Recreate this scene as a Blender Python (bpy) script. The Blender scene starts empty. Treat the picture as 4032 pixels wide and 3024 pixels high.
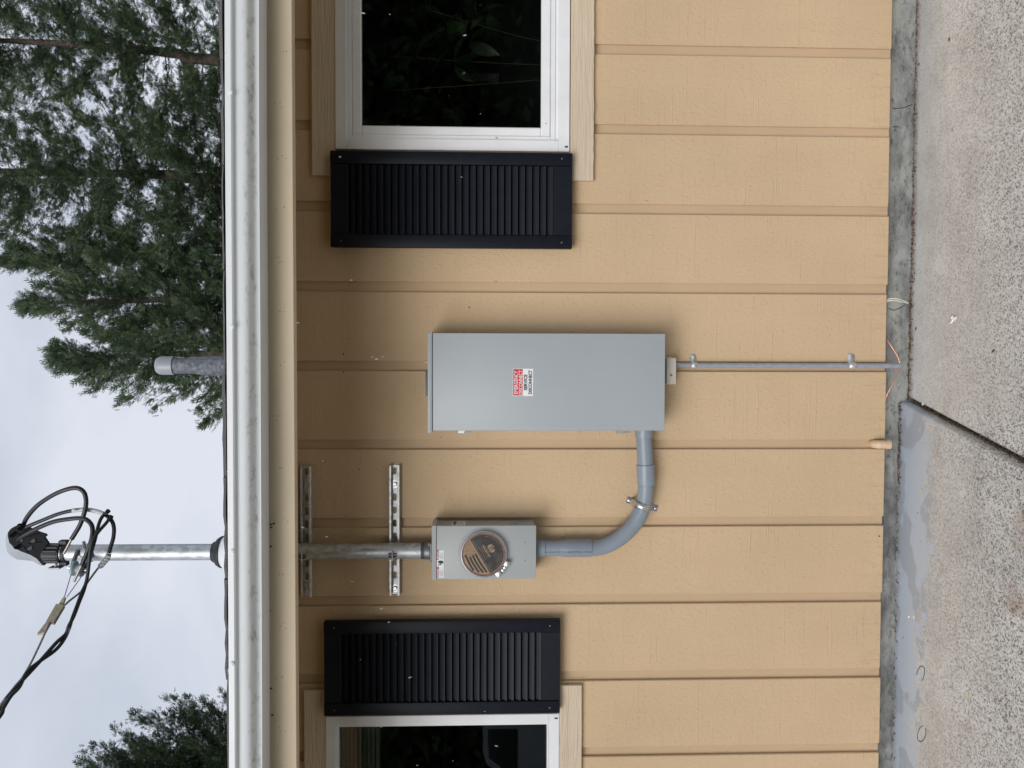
import bpy, bmesh, math, random
from mathutils import Vector, Matrix, noise

random.seed(7)
rad = math.radians
SC = bpy.context.scene
COL = SC.collection

# ------------------------------------------------------------------ camera
F_PX = 3030.0
YAW, PITCH, ROLL = rad(1.84127), rad(-1.93142), rad(-0.09115)
CAM = Vector((0.04479, -2.97989, 1.57553))
ROT = Matrix.Rotation(YAW, 3, 'Z') @ Matrix.Rotation(PITCH, 3, 'X') @ Matrix.Rotation(ROLL, 3, 'Y')
cam_data = bpy.data.cameras.new('camera')
cam_data.sensor_fit = 'HORIZONTAL'
cam_data.sensor_width = 36.0
cam_data.lens = 36.0 * F_PX / 4032.0
cam_data.clip_start = 0.05
cam_data.clip_end = 600.0
cam = bpy.data.objects.new('camera', cam_data)
COL.objects.link(cam)
rt, fw, up = (ROT @ Vector((1, 0, 0)), ROT @ Vector((0, 1, 0)), ROT @ Vector((0, 0, 1)))
mx = Matrix((-up, rt, -fw)).transposed()      # the photograph lies on its side
cam.matrix_world = Matrix.Translation(CAM) @ mx.to_4x4()
SC.camera = cam

# ------------------------------------------------------------------ sky, sun
SUN_EL, SUN_AZ = rad(25.0), rad(-25.0)         # azimuth measured from -Y (behind the viewer) towards -X
world = bpy.data.worlds.new('World')
SC.world = world
world.use_nodes = True
wn, wl = world.node_tree.nodes, world.node_tree.links
wn.clear()
w_out = wn.new('ShaderNodeOutputWorld')
w_bg = wn.new('ShaderNodeBackground')
w_bg.inputs['Strength'].default_value = 0.1
w_sky = wn.new('ShaderNodeTexSky')
w_sky.sky_type = 'NISHITA'
w_sky.sun_disc = False
w_sky.sun_elevation = SUN_EL
w_sky.sun_rotation = rad(180.0 + 25.0)
w_sky.dust_density = 4.0
w_tc = wn.new('ShaderNodeTexCoord')
w_map = wn.new('ShaderNodeMapping')
w_map.inputs['Scale'].default_value = (1.0, 1.0, 2.0)
w_no = wn.new('ShaderNodeTexNoise')
w_no.inputs['Scale'].default_value = 1.7
w_no.inputs['Detail'].default_value = 5.0
w_no.inputs['Roughness'].default_value = 0.5
w_no.inputs['Distortion'].default_value = 0.3
w_rp = wn.new('ShaderNodeValToRGB')
w_rp.color_ramp.elements[0].position = 0.36
w_rp.color_ramp.elements[0].color = (0.475, 0.535, 0.65, 1)
w_rp.color_ramp.elements[1].position = 0.64
w_rp.color_ramp.elements[1].color = (0.79, 0.825, 0.905, 1)
w_mul = wn.new('ShaderNodeVectorMath')
w_mul.operation = 'SCALE'
w_mul.inputs['Scale'].default_value = 5.4
w_mix = wn.new('ShaderNodeMix')
w_mix.data_type = 'RGBA'
w_mix.inputs['Factor'].default_value = 0.93
wl.new(w_tc.outputs['Generated'], w_map.inputs['Vector'])
wl.new(w_map.outputs['Vector'], w_no.inputs['Vector'])
wl.new(w_no.outputs['Fac'], w_rp.inputs['Fac'])
wl.new(w_rp.outputs['Color'], w_mul.inputs[0])
wl.new(w_sky.outputs['Color'], w_mix.inputs[6])
wl.new(w_mul.outputs['Vector'], w_mix.inputs[7])
wl.new(w_mix.outputs[2], w_bg.inputs['Color'])
wl.new(w_bg.outputs['Background'], w_out.inputs['Surface'])

sun_data = bpy.data.lights.new('sun', 'SUN')
sun_data.energy = 1.5
sun_data.angle = rad(42.0)                     # overcast: a wide bright patch of cloud
sun_data.color = (1.0, 0.985, 0.96)
sun = bpy.data.objects.new('sun', sun_data)
COL.objects.link(sun)
to_sun = Vector((math.sin(SUN_AZ) * math.cos(SUN_EL), -math.cos(SUN_AZ) * math.cos(SUN_EL), math.sin(SUN_EL)))
sun.rotation_euler = to_sun.to_track_quat('Z', 'Y').to_euler()
sun.location = (-3, -8, 6)

SC.view_settings.view_transform = 'Standard'
SC.view_settings.look = 'None'
SC.view_settings.exposure = 0.86
SC.view_settings.gamma = 1.0
SC.view_settings.use_curve_mapping = False
SC.cycles.max_bounces = 8
SC.cycles.transparent_max_bounces = 12
SC.cycles.caustics_reflective = False
SC.cycles.caustics_refractive = False


# ------------------------------------------------------------------ measuring helpers
def ray(X, Y):
    return ROT @ Vector(((1512.0 - Y) / F_PX, 1.0, (2016.0 - X) / F_PX))


def P(X, Y, y):
    """Point seen at photograph pixel X, Y that lies at distance y behind the wall face."""
    d = ray(X, Y)
    return CAM + d * ((y - CAM.y) / d.y)


def G(X, Y, z):
    d = ray(X, Y)
    return CAM + d * ((z - CAM.z) / d.z)


# ------------------------------------------------------------------ materials
MATS = {}


class NT:
    def __init__(self, name):
        self.m = bpy.data.materials.new(name)
        self.m.use_nodes = True
        self.n = self.m.node_tree.nodes
        self.l = self.m.node_tree.links
        self.b = self.n['Principled BSDF']
        self.co = None

    def coord(self):
        if self.co is None:
            self.co = self.n.new('ShaderNodeNewGeometry').outputs['Position']
        return self.co

    def link(self, a, b):
        self.l.new(a, b)

    def mapping(self, scale=(1, 1, 1), loc=(0, 0, 0), rot=(0, 0, 0)):
        mp = self.n.new('ShaderNodeMapping')
        mp.inputs['Scale'].default_value = scale
        mp.inputs['Location'].default_value = loc
        mp.inputs['Rotation'].default_value = rot
        self.link(self.coord(), mp.inputs['Vector'])
        return mp.outputs['Vector']

    def noise(self, scale, detail=4, rough=0.55, vec=None, dist=0.0):
        t = self.n.new('ShaderNodeTexNoise')
        t.inputs['Scale'].default_value = scale
        t.inputs['Detail'].default_value = detail
        t.inputs['Roughness'].default_value = rough
        t.inputs['Distortion'].default_value = dist
        self.link(vec if vec is not None else self.coord(), t.inputs['Vector'])
        return t.outputs['Fac']

    def voronoi(self, scale, vec=None, feature='F1', out='Distance'):
        t = self.n.new('ShaderNodeTexVoronoi')
        t.feature = feature
        t.inputs['Scale'].default_value = scale
        self.link(vec if vec is not None else self.coord(), t.inputs['Vector'])
        return t.outputs[out]

    def ramp(self, fac, p0, p1, c0=(0, 0, 0), c1=(1, 1, 1)):
        r = self.n.new('ShaderNodeValToRGB')
        e = r.color_ramp.elements
        e[0].position, e[1].position = p0, p1
        e[0].color, e[1].color = (*c0, 1), (*c1, 1)
        self.link(fac, r.inputs['Fac'])
        return r.outputs['Color']

    def mix(self, fac, a, b, blend='MIX'):
        x = self.n.new('ShaderNodeMix')
        x.data_type = 'RGBA'
        x.blend_type = blend
        for sock, v in ((x.inputs['Factor'], fac), (x.inputs[6], a), (x.inputs[7], b)):
            if isinstance(v, (int, float)):
                sock.default_value = v
            elif isinstance(v, tuple):
                sock.default_value = (*v, 1)
            else:
                self.link(v, sock)
        return x.outputs[2]

    def math(self, op, a, b=0.0, c=None):
        x = self.n.new('ShaderNodeMath')
        x.operation = op
        for i, v in enumerate((a, b) if c is None else (a, b, c)):
            if isinstance(v, (int, float)):
                x.inputs[i].default_value = v
            else:
                self.link(v, x.inputs[i])
        return x.outputs[0]

    def sep(self):
        s = self.n.new('ShaderNodeSeparateXYZ')
        self.link(self.coord(), s.inputs[0])
        return s.outputs

    def bump(self, h, strength=0.3, dist=0.002, prev=None):
        b = self.n.new('ShaderNodeBump')
        b.inputs['Strength'].default_value = strength
        b.inputs['Distance'].default_value = dist
        self.link(h, b.inputs['Height'])
        if prev is not None:
            self.link(prev, b.inputs['Normal'])
        return b.outputs['Normal']

    def done(self, col=None, rough=None, metal=None, normal=None, spec=None):
        for key, v in (('Base Color', col), ('Roughness', rough), ('Metallic', metal), ('Normal', normal),
                       ('Specular IOR Level', spec)):
            if v is None:
                continue
            s = self.b.inputs[key]
            if isinstance(v, (int, float)):
                s.default_value = v
            elif isinstance(v, tuple):
                s.default_value = (*v, 1)
            else:
                self.link(v, s)
        return self.m


def plain(name, col, rough=0.5, metal=0.0, var=0.12, scale=40.0, bump=0.0, spec=None):
    t = NT(name)
    n = t.noise(scale, 5, 0.6)
    lo = tuple(c * (1 - var) for c in col)
    hi = tuple(min(1, c * (1 + var)) for c in col)
    c = t.ramp(n, 0.3, 0.7, lo, hi)
    nm = t.bump(t.noise(scale * 6, 3, 0.6), bump, 0.001) if bump else None
    m = t.done(c, rough, metal, nm, spec)
    MATS[name] = m
    return m


def siding_mat(name, col, saw=0.95, wood=False):
    t = NT(name)
    big = t.noise(1.6, 3)
    band = t.noise(1.0, 4, 0.6, t.mapping((14, 14, 2.2)))
    c = t.mix(t.ramp(big, 0.3, 0.7), tuple(v * 0.93 for v in col), tuple(v * 1.045 for v in col))
    c = t.mix(t.math('MULTIPLY', t.ramp(band, 0.45, 0.8), 0.13), c, tuple(v * 0.80 for v in col))
    fine = t.noise(1.0, 4, 0.65, t.mapping((26, 26, 420)))
    grain = t.noise(1.0, 5, 0.7, t.mapping((260, 200, 24)))
    lump = t.noise(1.0, 3, 0.55, t.mapping((75, 75, 55)))
    hline = t.ramp(t.noise(1.0, 2, 0.5, t.mapping((2.5, 2.5, 130))), 0.62, 0.70)
    h = t.math('ADD', t.math('MULTIPLY', fine, 0.55), t.math('MULTIPLY', grain, 0.5))
    h = t.math('ADD', h, t.math('MULTIPLY', t.ramp(lump, 0.52, 0.74), 0.75))
    h = t.math('ADD', h, t.math('MULTIPLY', hline, 0.45))
    if wood:
        g1 = t.noise(1.0, 3, 0.5, t.mapping((3.5, 3.5, 75)), 1.6)
        g2 = t.noise(1.0, 4, 0.6, t.mapping((9, 9, 190)), 0.8)
        h = t.math('ADD', t.math('MULTIPLY', t.ramp(g1, 0.42, 0.58), 1.1), g2)
        c = t.mix(t.math('MULTIPLY', t.ramp(g1, 0.55, 0.7), 0.07), c, tuple(v * 0.75 for v in col))
    nm = t.bump(h, saw, 0.0016)
    c = t.mix(t.math('MULTIPLY', hline, 0.05), c, tuple(min(1, v * 1.3) for v in col))
    spots = t.ramp(t.voronoi(23, t.mapping((1, 1, 1), (3, 1, 7))), 0.012, 0.035, (1, 1, 1), (0, 0, 0))
    gate = t.ramp(t.noise(3.1, 2), 0.56, 0.6)
    c = t.mix(t.math('MULTIPLY', t.math('MULTIPLY', spots, gate), 0.8), c, (0.10, 0.065, 0.04))
    z = t.sep()[2]
    low = t.math('MULTIPLY', t.math('SUBTRACT', 1.0, t.math('DIVIDE', z, 0.12)), 1.0)
    dirt = t.math('MULTIPLY', t.ramp(low, 0.0, 1.0), t.ramp(t.noise(1, 4, 0.7, t.mapping((50, 50, 9))), 0.5, 0.75))
    c = t.mix(t.math('MULTIPLY', dirt, 0.3), c, (0.17, 0.11, 0.065))
    m = t.done(c, 0.62, 0.0, nm, 0.3)
    MATS[name] = m


TAN = (0.60, 0.44, 0.276)
siding_mat('siding_paint', TAN)
siding_mat('groove_shade_tan', (0.555, 0.405, 0.256), 0.3)  # smoother siding tan, darkened to put the groove shade into its colour
siding_mat('trim_paint', (0.63, 0.52, 0.39), 0.7, True)
siding_mat('fascia_paint', (0.60, 0.50, 0.365), 0.12)


def gutter_mat():
    t = NT('gutter_white')
    base = (0.70, 0.73, 0.755)
    n = t.noise(1.0, 5, 0.65, t.mapping((9, 30, 30)))
    c = t.mix(t.math('MULTIPLY', t.ramp(n, 0.4, 0.8), 0.2), base, (0.56, 0.58, 0.59))
    z = t.sep()[2]
    zone = t.math('SUBTRACT', 1.0, t.math('MULTIPLY', t.math('ABSOLUTE', t.math('SUBTRACT', z, 2.262)), 55.0))
    zone = t.ramp(zone, 0.0, 0.6)
    d = t.ramp(t.noise(1.0, 6, 0.75, t.mapping((24, 24, 60))), 0.52, 0.72)
    c = t.mix(t.math('MULTIPLY', t.math('MULTIPLY', zone, d), 0.9), c, (0.22, 0.22, 0.20))
    sp = t.ramp(t.noise(70, 4, 0.7), 0.63, 0.72)
    c = t.mix(t.math('MULTIPLY', sp, 0.35), c, (0.3, 0.3, 0.28))
    MATS['gutter_white'] = t.done(c, 0.38, 0.0, t.bump(t.noise(14, 2), 0.08, 0.003))


gutter_mat()
plain('vinyl_white', (0.80, 0.81, 0.83), 0.35, var=0.05, scale=9)
plain('shutter_black', (0.0052, 0.0076, 0.0140), 0.5, var=0.25, scale=30, bump=0.05, spec=0.22)


def enclosure_mat(name, col):
    t = NT(name)
    c = t.mix(t.ramp(t.noise(2.2, 3), 0.3, 0.7), tuple(v * 0.96 for v in col), tuple(v * 1.04 for v in col))
    s = t.ramp(t.noise(60, 5, 0.75), 0.64, 0.74)
    c = t.mix(t.math('MULTIPLY', s, 0.12), c, (0.6, 0.62, 0.64))
    st = t.ramp(t.noise(1.0, 5, 0.7, t.mapping((55, 55, 2.4))), 0.54, 0.74)
    c = t.mix(t.math('MULTIPLY', st, 0.14), c, (0.52, 0.52, 0.50))
    nm = t.bump(t.noise(420, 2), 0.10, 0.0006)
    nm = t.bump(t.noise(3.5, 2), 0.10, 0.01, nm)
    MATS[name] = t.done(c, 0.42, 0.0, nm, 0.45)


enclosure_mat('enclosure_grey', (0.375, 0.41, 0.435))
enclosure_mat('meter_grey', (0.375, 0.395, 0.405))


def pvc_mat():
    t = NT('pvc_grey')
    col = (0.235, 0.275, 0.325)
    c = t.mix(t.ramp(t.noise(7, 4), 0.3, 0.7), tuple(v * 0.9 for v in col), tuple(v * 1.1 for v in col))
    s = t.ramp(t.noise(1.0, 5, 0.7, t.mapping((60, 60, 20))), 0.62, 0.7)
    c = t.mix(t.math('MULTIPLY', s, 0.3), c, (0.5, 0.53, 0.57))
    MATS['pvc_grey'] = t.done(c, 0.36, 0.0, None, 0.5)


pvc_mat()
plain('pvc_thin', (0.30, 0.315, 0.36), 0.4, var=0.14, scale=50)


def galv_mat(name, lo, hi, r0, r1, metal=0.9):
    t = NT(name)
    v = t.voronoi(70, t.mapping((1, 1, 0.6)), out='Color')
    n = t.noise(1.0, 5, 0.65, t.mapping((90, 90, 8)))
    f = t.math('ADD', t.math('MULTIPLY', v, 0.5), t.math('MULTIPLY', n, 0.5))
    c = t.ramp(f, 0.25, 0.7, lo, hi)
    d = t.ramp(t.noise(60, 5, 0.7), 0.60, 0.72)
    c = t.mix(t.math('MULTIPLY', d, 0.5), c, tuple(v * 0.5 for v in lo))
    r = t.math('ADD', t.math('MULTIPLY', n, r1 - r0), r0)
    MATS[name] = t.done(c, r, metal, t.bump(n, 0.1, 0.001))


galv_mat('galvanised', (0.40, 0.42, 0.43), (0.66, 0.68, 0.70), 0.38, 0.62, 0.8)
galv_mat('galvanised_strut', (0.52, 0.54, 0.55), (0.80, 0.81, 0.82), 0.38, 0.58, 0.75)
plain('bright_steel', (0.66, 0.68, 0.70), 0.38, 1.0, 0.1, 60)
plain('cast_grey', (0.22, 0.23, 0.24), 0.45, 0.6, 0.15, 60)
plain('rubber_black', (0.018, 0.019, 0.022), 0.5, 0, 0.3, 60)
plain('plastic_black', (0.010, 0.012, 0.016), 0.5, 0, 0.25, 60)
plain('cable_black', (0.014, 0.015, 0.018), 0.40, 0, 0.3, 90)
plain('tape_white', (0.60, 0.62, 0.66), 0.5, 0, 0.15, 90)
plain('wire_strand', (0.36, 0.33, 0.30), 0.4, 0.7, 0.25, 200)
plain('wire_blue', (0.12, 0.11, 0.26), 0.4, 0.3, 0.2, 200)
plain('cap_grey', (0.36, 0.385, 0.405), 0.4, 0, 0.08, 30)
plain('porcelain', (0.34, 0.42, 0.45), 0.15, 0, 0.15, 40)
plain('clamp_tan', (0.42, 0.36, 0.25), 0.5, 0.2, 0.3, 50)
plain('dark_band', (0.075, 0.085, 0.10), 0.5, 0, 0.2, 60)
plain('flashing_white', (0.78, 0.80, 0.83), 0.4, 0, 0.06, 30)
plain('cream_plastic', (0.66, 0.63, 0.56), 0.45, 0, 0.05, 20)
plain('copper', (0.80, 0.40, 0.26), 0.35, 0.9, 0.2, 120)
plain('cord_white', (0.72, 0.69, 0.60), 0.5, 0, 0.1, 60)
plain('elbow_tan', (0.66, 0.49, 0.32), 0.45, 0, 0.08, 60)
plain('vent_cap', (0.30, 0.325, 0.35), 0.4, 0, 0.08, 20)
plain('lead_grey', (0.13, 0.14, 0.165), 0.65, 0.0, 0.6, 48, bump=0.3)
plain('plate_dark', (0.10, 0.12, 0.145), 0.45, 0, 0.15, 30)
plain('print_red', (0.58, 0.018, 0.025), 0.4, 0, 0.05, 30)
plain('print_dark_red', (0.42, 0.015, 0.035), 0.4, 0, 0.05, 30)
plain('print_white', (0.82, 0.84, 0.87), 0.4, 0, 0.03, 30)
plain('print_black', (0.012, 0.012, 0.014), 0.45, 0, 0.1, 30)
plain('void_black', (0.004, 0.004, 0.005), 0.9, 0, 0.1, 30, spec=0.05)
plain('print_grey', (0.30, 0.34, 0.42), 0.45, 0, 0.1, 30)
plain('print_brown', (0.16, 0.065, 0.04), 0.5, 0, 0.1, 30)
plain('kraft', (0.33, 0.225, 0.145), 0.6, 0, 0.14, 60)
plain('kraft_dark', (0.025, 0.023, 0.022), 0.55, 0, 0.3, 60)
plain('kraft_mountain', (0.045, 0.043, 0.042), 0.55, 0, 0.3, 40)
plain('cover_rim', (0.24, 0.145, 0.115), 0.25, 0, 0.2, 60)
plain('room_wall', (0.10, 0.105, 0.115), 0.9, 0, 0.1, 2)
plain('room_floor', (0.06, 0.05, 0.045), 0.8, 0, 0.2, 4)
plain('reveal_grey', (0.42, 0.43, 0.43), 0.7, 0, 0.05, 9)
plain('blind_cream', (0.34, 0.335, 0.29), 0.6, 0, 0.08, 20)
plain('leaf_green', (0.018, 0.034, 0.012), 0.4, 0, 0.4, 14)
plain('stem_green', (0.08, 0.09, 0.04), 0.6, 0, 0.3, 30)
plain('clay', (0.35, 0.16, 0.09), 0.8, 0, 0.15, 20)
plain('bark', (0.075, 0.056, 0.048), 0.9, 0, 0.35, 9, bump=0.6)
plain('soil', (0.035, 0.027, 0.020), 0.95, 0, 0.5, 60, bump=0.8)
plain('debris_brown', (0.14, 0.085, 0.05), 0.9, 0, 0.6, 300)
plain('paper_white', (0.86, 0.86, 0.86), 0.7, 0, 0.03, 60)
plain('petal_yellow', (0.62, 0.52, 0.20), 0.6, 0, 0.2, 60)
plain('marker_green', (0.03, 0.085, 0.07), 0.6, 0, 0.2, 60)
plain('sleet_white', (0.30, 0.31, 0.33), 0.4, 0, 0.02, 60)
plain('lawn', (0.06, 0.09, 0.03), 0.95, 0, 0.5, 5)
plain('asphalt', (0.05, 0.05, 0.052), 0.9, 0, 0.3, 60)
plain('car_paint', (0.34, 0.36, 0.38), 0.3, 0.2, 0.05, 5)
plain('car_glass', (0.02, 0.022, 0.025), 0.1, 0, 0.1, 5)
plain('tyre_rubber', (0.02, 0.02, 0.02), 0.8, 0, 0.2, 30)
plain('post_wood', (0.40, 0.25, 0.12), 0.8, 0, 0.2, 8)


def glass_mat():
    m = bpy.data.materials.new('window_glass')
    m.use_nodes = True
    n, l = m.node_tree.nodes, m.node_tree.links
    n.clear()
    o = n.new('ShaderNodeOutputMaterial')
    mx_ = n.new('ShaderNodeMixShader')
    fr = n.new('ShaderNodeFresnel')
    fr.inputs['IOR'].default_value = 1.52
    mu = n.new('ShaderNodeMath')
    mu.operation = 'MULTIPLY'
    mu.inputs[1].default_value = 1.9
    tr = n.new('ShaderNodeBsdfTransparent')
    tr.inputs['Color'].default_value = (0.84, 0.87, 0.86, 1)
    gl = n.new('ShaderNodeBsdfGlossy')
    gl.inputs['Roughness'].default_value = 0.015
    l.new(fr.outputs[0], mu.inputs[0])
    l.new(mu.outputs[0], mx_.inputs[0])
    l.new(tr.outputs[0], mx_.inputs[1])
    l.new(gl.outputs[0], mx_.inputs[2])
    l.new(mx_.outputs[0], o.inputs['Surface'])
    MATS['window_glass'] = m


glass_mat()


def foliage_mat(name, dark, light):
    t = NT(name)
    g = t.n.new('ShaderNodeNewGeometry')
    n = t.noise(1.1, 4, 0.6)
    f = t.math('ADD', t.math('MULTIPLY', g.outputs['Random Per Island'], 0.45), t.math('MULTIPLY', n, 0.65))
    c = t.ramp(f, 0.25, 0.85, dark, light)
    m = t.done(c, 0.6, 0.0, None, 0.25)
    tr = t.n.new('ShaderNodeBsdfTranslucent')
    mixer = t.n.new('ShaderNodeMixShader')
    mixer.inputs[0].default_value = 0.38
    t.link(c, tr.inputs['Color'])
    t.link(t.b.outputs[0], mixer.inputs[1])
    t.link(tr.outputs[0], mixer.inputs[2])
    out = [n_ for n_ in t.n if n_.type == 'OUTPUT_MATERIAL'][0]
    t.link(mixer.outputs[0], out.inputs['Surface'])
    MATS[name] = m


foliage_mat('needles', (0.038, 0.075, 0.050), (0.15, 0.20, 0.10))
foliage_mat('needles_cypress', (0.026, 0.050, 0.032), (0.085, 0.120, 0.058))
foliage_mat('hedge_leaf', (0.04, 0.068, 0.03), (0.13, 0.17, 0.075))


def shingle_mat():
    t = NT('shingle_grey')
    n = t.noise(420, 3, 0.7)
    c = t.ramp(n, 0.3, 0.7, (0.035, 0.034, 0.036), (0.20, 0.19, 0.19))
    MATS['shingle_grey'] = t.done(c, 0.9, 0.0, t.bump(n, 0.6, 0.002))


shingle_mat()


def foundation_mat():
    t = NT('foundation_concrete')
    n = t.noise(1.0, 6, 0.65, t.mapping((7, 7, 16)))
    c = t.ramp(n, 0.36, 0.66, (0.13, 0.133, 0.128), (0.34, 0.345, 0.335))
    pale = t.ramp(t.noise(1.0, 4, 0.6, t.mapping((3.2, 3, 9), (4, 0, 2))), 0.52, 0.60)
    c = t.mix(t.math('MULTIPLY', pale, 0.6), c, (0.40, 0.41, 0.37))
    blue = t.ramp(t.noise(1.0, 4, 0.6, t.mapping((5, 3, 12), (9, 0, 5))), 0.60, 0.68)
    c = t.mix(t.math('MULTIPLY', blue, 0.3), c, (0.34, 0.40, 0.47))
    dark = t.ramp(t.noise(1.0, 6, 0.75, t.mapping((30, 30, 55))), 0.56, 0.66)
    c = t.mix(t.math('MULTIPLY', dark, 0.65), c, (0.055, 0.062, 0.055))
    h = t.math('ADD', t.noise(120, 5, 0.7), t.math('MULTIPLY', dark, -0.8))
    MATS['foundation_concrete'] = t.done(c, 0.9, 0.0, t.bump(h, 0.5, 0.004))


foundation_mat()


def slab_mat(name, paint):
    """Weathered concrete whose aggregate shows more the farther it lies from the wall."""
    t = NT(name)
    s = t.sep()
    y = s[1]
    away = t.ramp(t.math('ADD', t.math('MULTIPLY', y, -1.15), t.math('MULTIPLY', t.noise(4.0, 4), 0.35)), 0.12, 0.85)
    base = t.ramp(t.noise(3.1, 6, 0.66), 0.34, 0.66, (0.55, 0.532, 0.50), (0.70, 0.688, 0.66))
    smear = t.ramp(t.noise(1.0, 5, 0.65, t.mapping((2.2, 6, 1), (7, 2, 0))), 0.50, 0.68)
    base = t.mix(t.math('MULTIPLY', smear, 0.35), base, (0.42, 0.395, 0.36))
    pink = t.ramp(t.noise(3.0, 4, 0.6, t.mapping((1, 1, 1), (11, 3, 0))), 0.5, 0.7)
    base = t.mix(t.math('MULTIPLY', pink, 0.3), base, (0.36, 0.325, 0.295))
    # stones: mid and fine grain
    v = t.voronoi(190, out='Color')
    grain = t.noise(260, 4, 0.75)
    dark = t.ramp(t.math('ADD', t.math('MULTIPLY', v, 0.40), t.math('MULTIPLY', grain, 0.60)), 0.36, 0.50, (1, 1, 1), (0, 0, 0))
    light = t.ramp(t.math('ADD', t.math('MULTIPLY', v, 0.40), t.math('MULTIPLY', grain, 0.60)), 0.54, 0.68)
    amt = t.math('ADD', t.math('MULTIPLY', t.math('MULTIPLY', away, t.math('ADD', 0.50, t.noise(3.3, 3))), 0.72), 0.09)
    c = t.mix(t.math('MULTIPLY', dark, amt), base, (0.075, 0.074, 0.073))
    c = t.mix(t.math('MULTIPLY', light, t.math('MULTIPLY', amt, 0.8)), c, (0.80, 0.79, 0.77))
    specks = t.ramp(t.voronoi(42), 0.02, 0.10, (1, 1, 1), (0, 0, 0))
    sg = t.ramp(t.noise(37, 3), 0.52, 0.58)
    c = t.mix(t.math('MULTIPLY', t.math('MULTIPLY', specks, sg), 0.7), c, (0.10, 0.075, 0.06))
    rust = t.ramp(t.noise(2.4, 4, 0.65, t.mapping((1.2, 1, 1), (5, 8, 0))), 0.56, 0.70)
    rust = t.math('MULTIPLY', rust, t.ramp(t.math('MULTIPLY', y, -1.0), 0.18, 0.40))
    c = t.mix(t.math('MULTIPLY', rust, 0.55 if paint else 0.25), c, (0.26, 0.135, 0.07))
    edge = t.ramp(t.math('ADD', y, t.math('MULTIPLY', t.noise(25, 5, 0.7), 0.06)), 0.045, 0.085)
    h = t.math('ADD', t.math('MULTIPLY', grain, amt), t.math('MULTIPLY', t.noise(8, 3), 0.3))
    if paint:
        # old blue-grey paint by the wall, flaking at its outer edge
        wob = t.noise(1.0, 3, 0.5, t.mapping((3.3, 3.3, 1), (2, 6, 0)))
        flake = t.noise(1.0, 5, 0.72, t.mapping((22, 30, 1)))
        wide = t.math('MULTIPLY', t.math('MAXIMUM', t.math('SUBTRACT', t.math('ABSOLUTE', t.math('ADD', s[0], 0.55)), 0.25), 0.0), -0.10)
        lim = t.math('ADD', t.math('ADD', y, wide), t.math('ADD', t.math('ADD', t.math('MULTIPLY', wob, -0.10), 0.18), t.math('MULTIPLY', t.math('SUBTRACT', flake, 0.42), 0.62)))
        cover = t.ramp(t.math('MULTIPLY', t.math('ADD', lim, 0.0), 1.0), 0.0, 0.035, (0, 0, 0), (1, 1, 1))
        pc = t.ramp(t.noise(1.0, 2, 0.4, t.mapping((5, 7, 1), (1, 1, 0))), 0.47, 0.50, (0.40, 0.44, 0.485), (0.50, 0.56, 0.635))
        bare = t.ramp(t.noise(1.0, 5, 0.7, t.mapping((60, 60, 1), (3, 0, 0))), 0.68, 0.71)
        cover = t.math('MULTIPLY', cover, t.math('SUBTRACT', 1.0, bare))
        fringe = t.math('MULTIPLY', t.ramp(lim, -0.11, -0.01), t.ramp(t.noise(1.0, 5, 0.7, t.mapping((26, 34, 1), (5, 2, 0))), 0.44, 0.56))
        c = t.mix(t.math('MULTIPLY', fringe, 0.6), c, (0.62, 0.61, 0.59))
        c = t.mix(t.math('MULTIPLY', cover, 0.92), c, pc)
    c = t.mix(t.math('MULTIPLY', edge, 0.35 if paint else 0.8), c, (0.17, 0.115, 0.075))
    MATS[name] = t.done(c, 0.88, 0.0, t.bump(h, 0.55, 0.004), 0.3)


slab_mat('slab_painted', True)
slab_mat('slab_bare', False)


# ------------------------------------------------------------------ object helpers
def set_props(o, label=None, cat=None, group=None, kind=None):
    for k, v in (('label', label), ('category', cat), ('group', group), ('kind', kind)):
        if v:
            o[k] = v
    return o


def thing(name, label, cat, loc=(0, 0, 0), group=None, kind=None):
    o = bpy.data.objects.new(name, None)
    o.empty_display_size = 0.05
    o.location = loc
    COL.objects.link(o)
    return set_props(o, label, cat, group, kind)


def origin(o):
    v = Vector((0, 0, 0))
    while o is not None:
        v = v + Vector(o.location)
        o = o.parent
    return v


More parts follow.
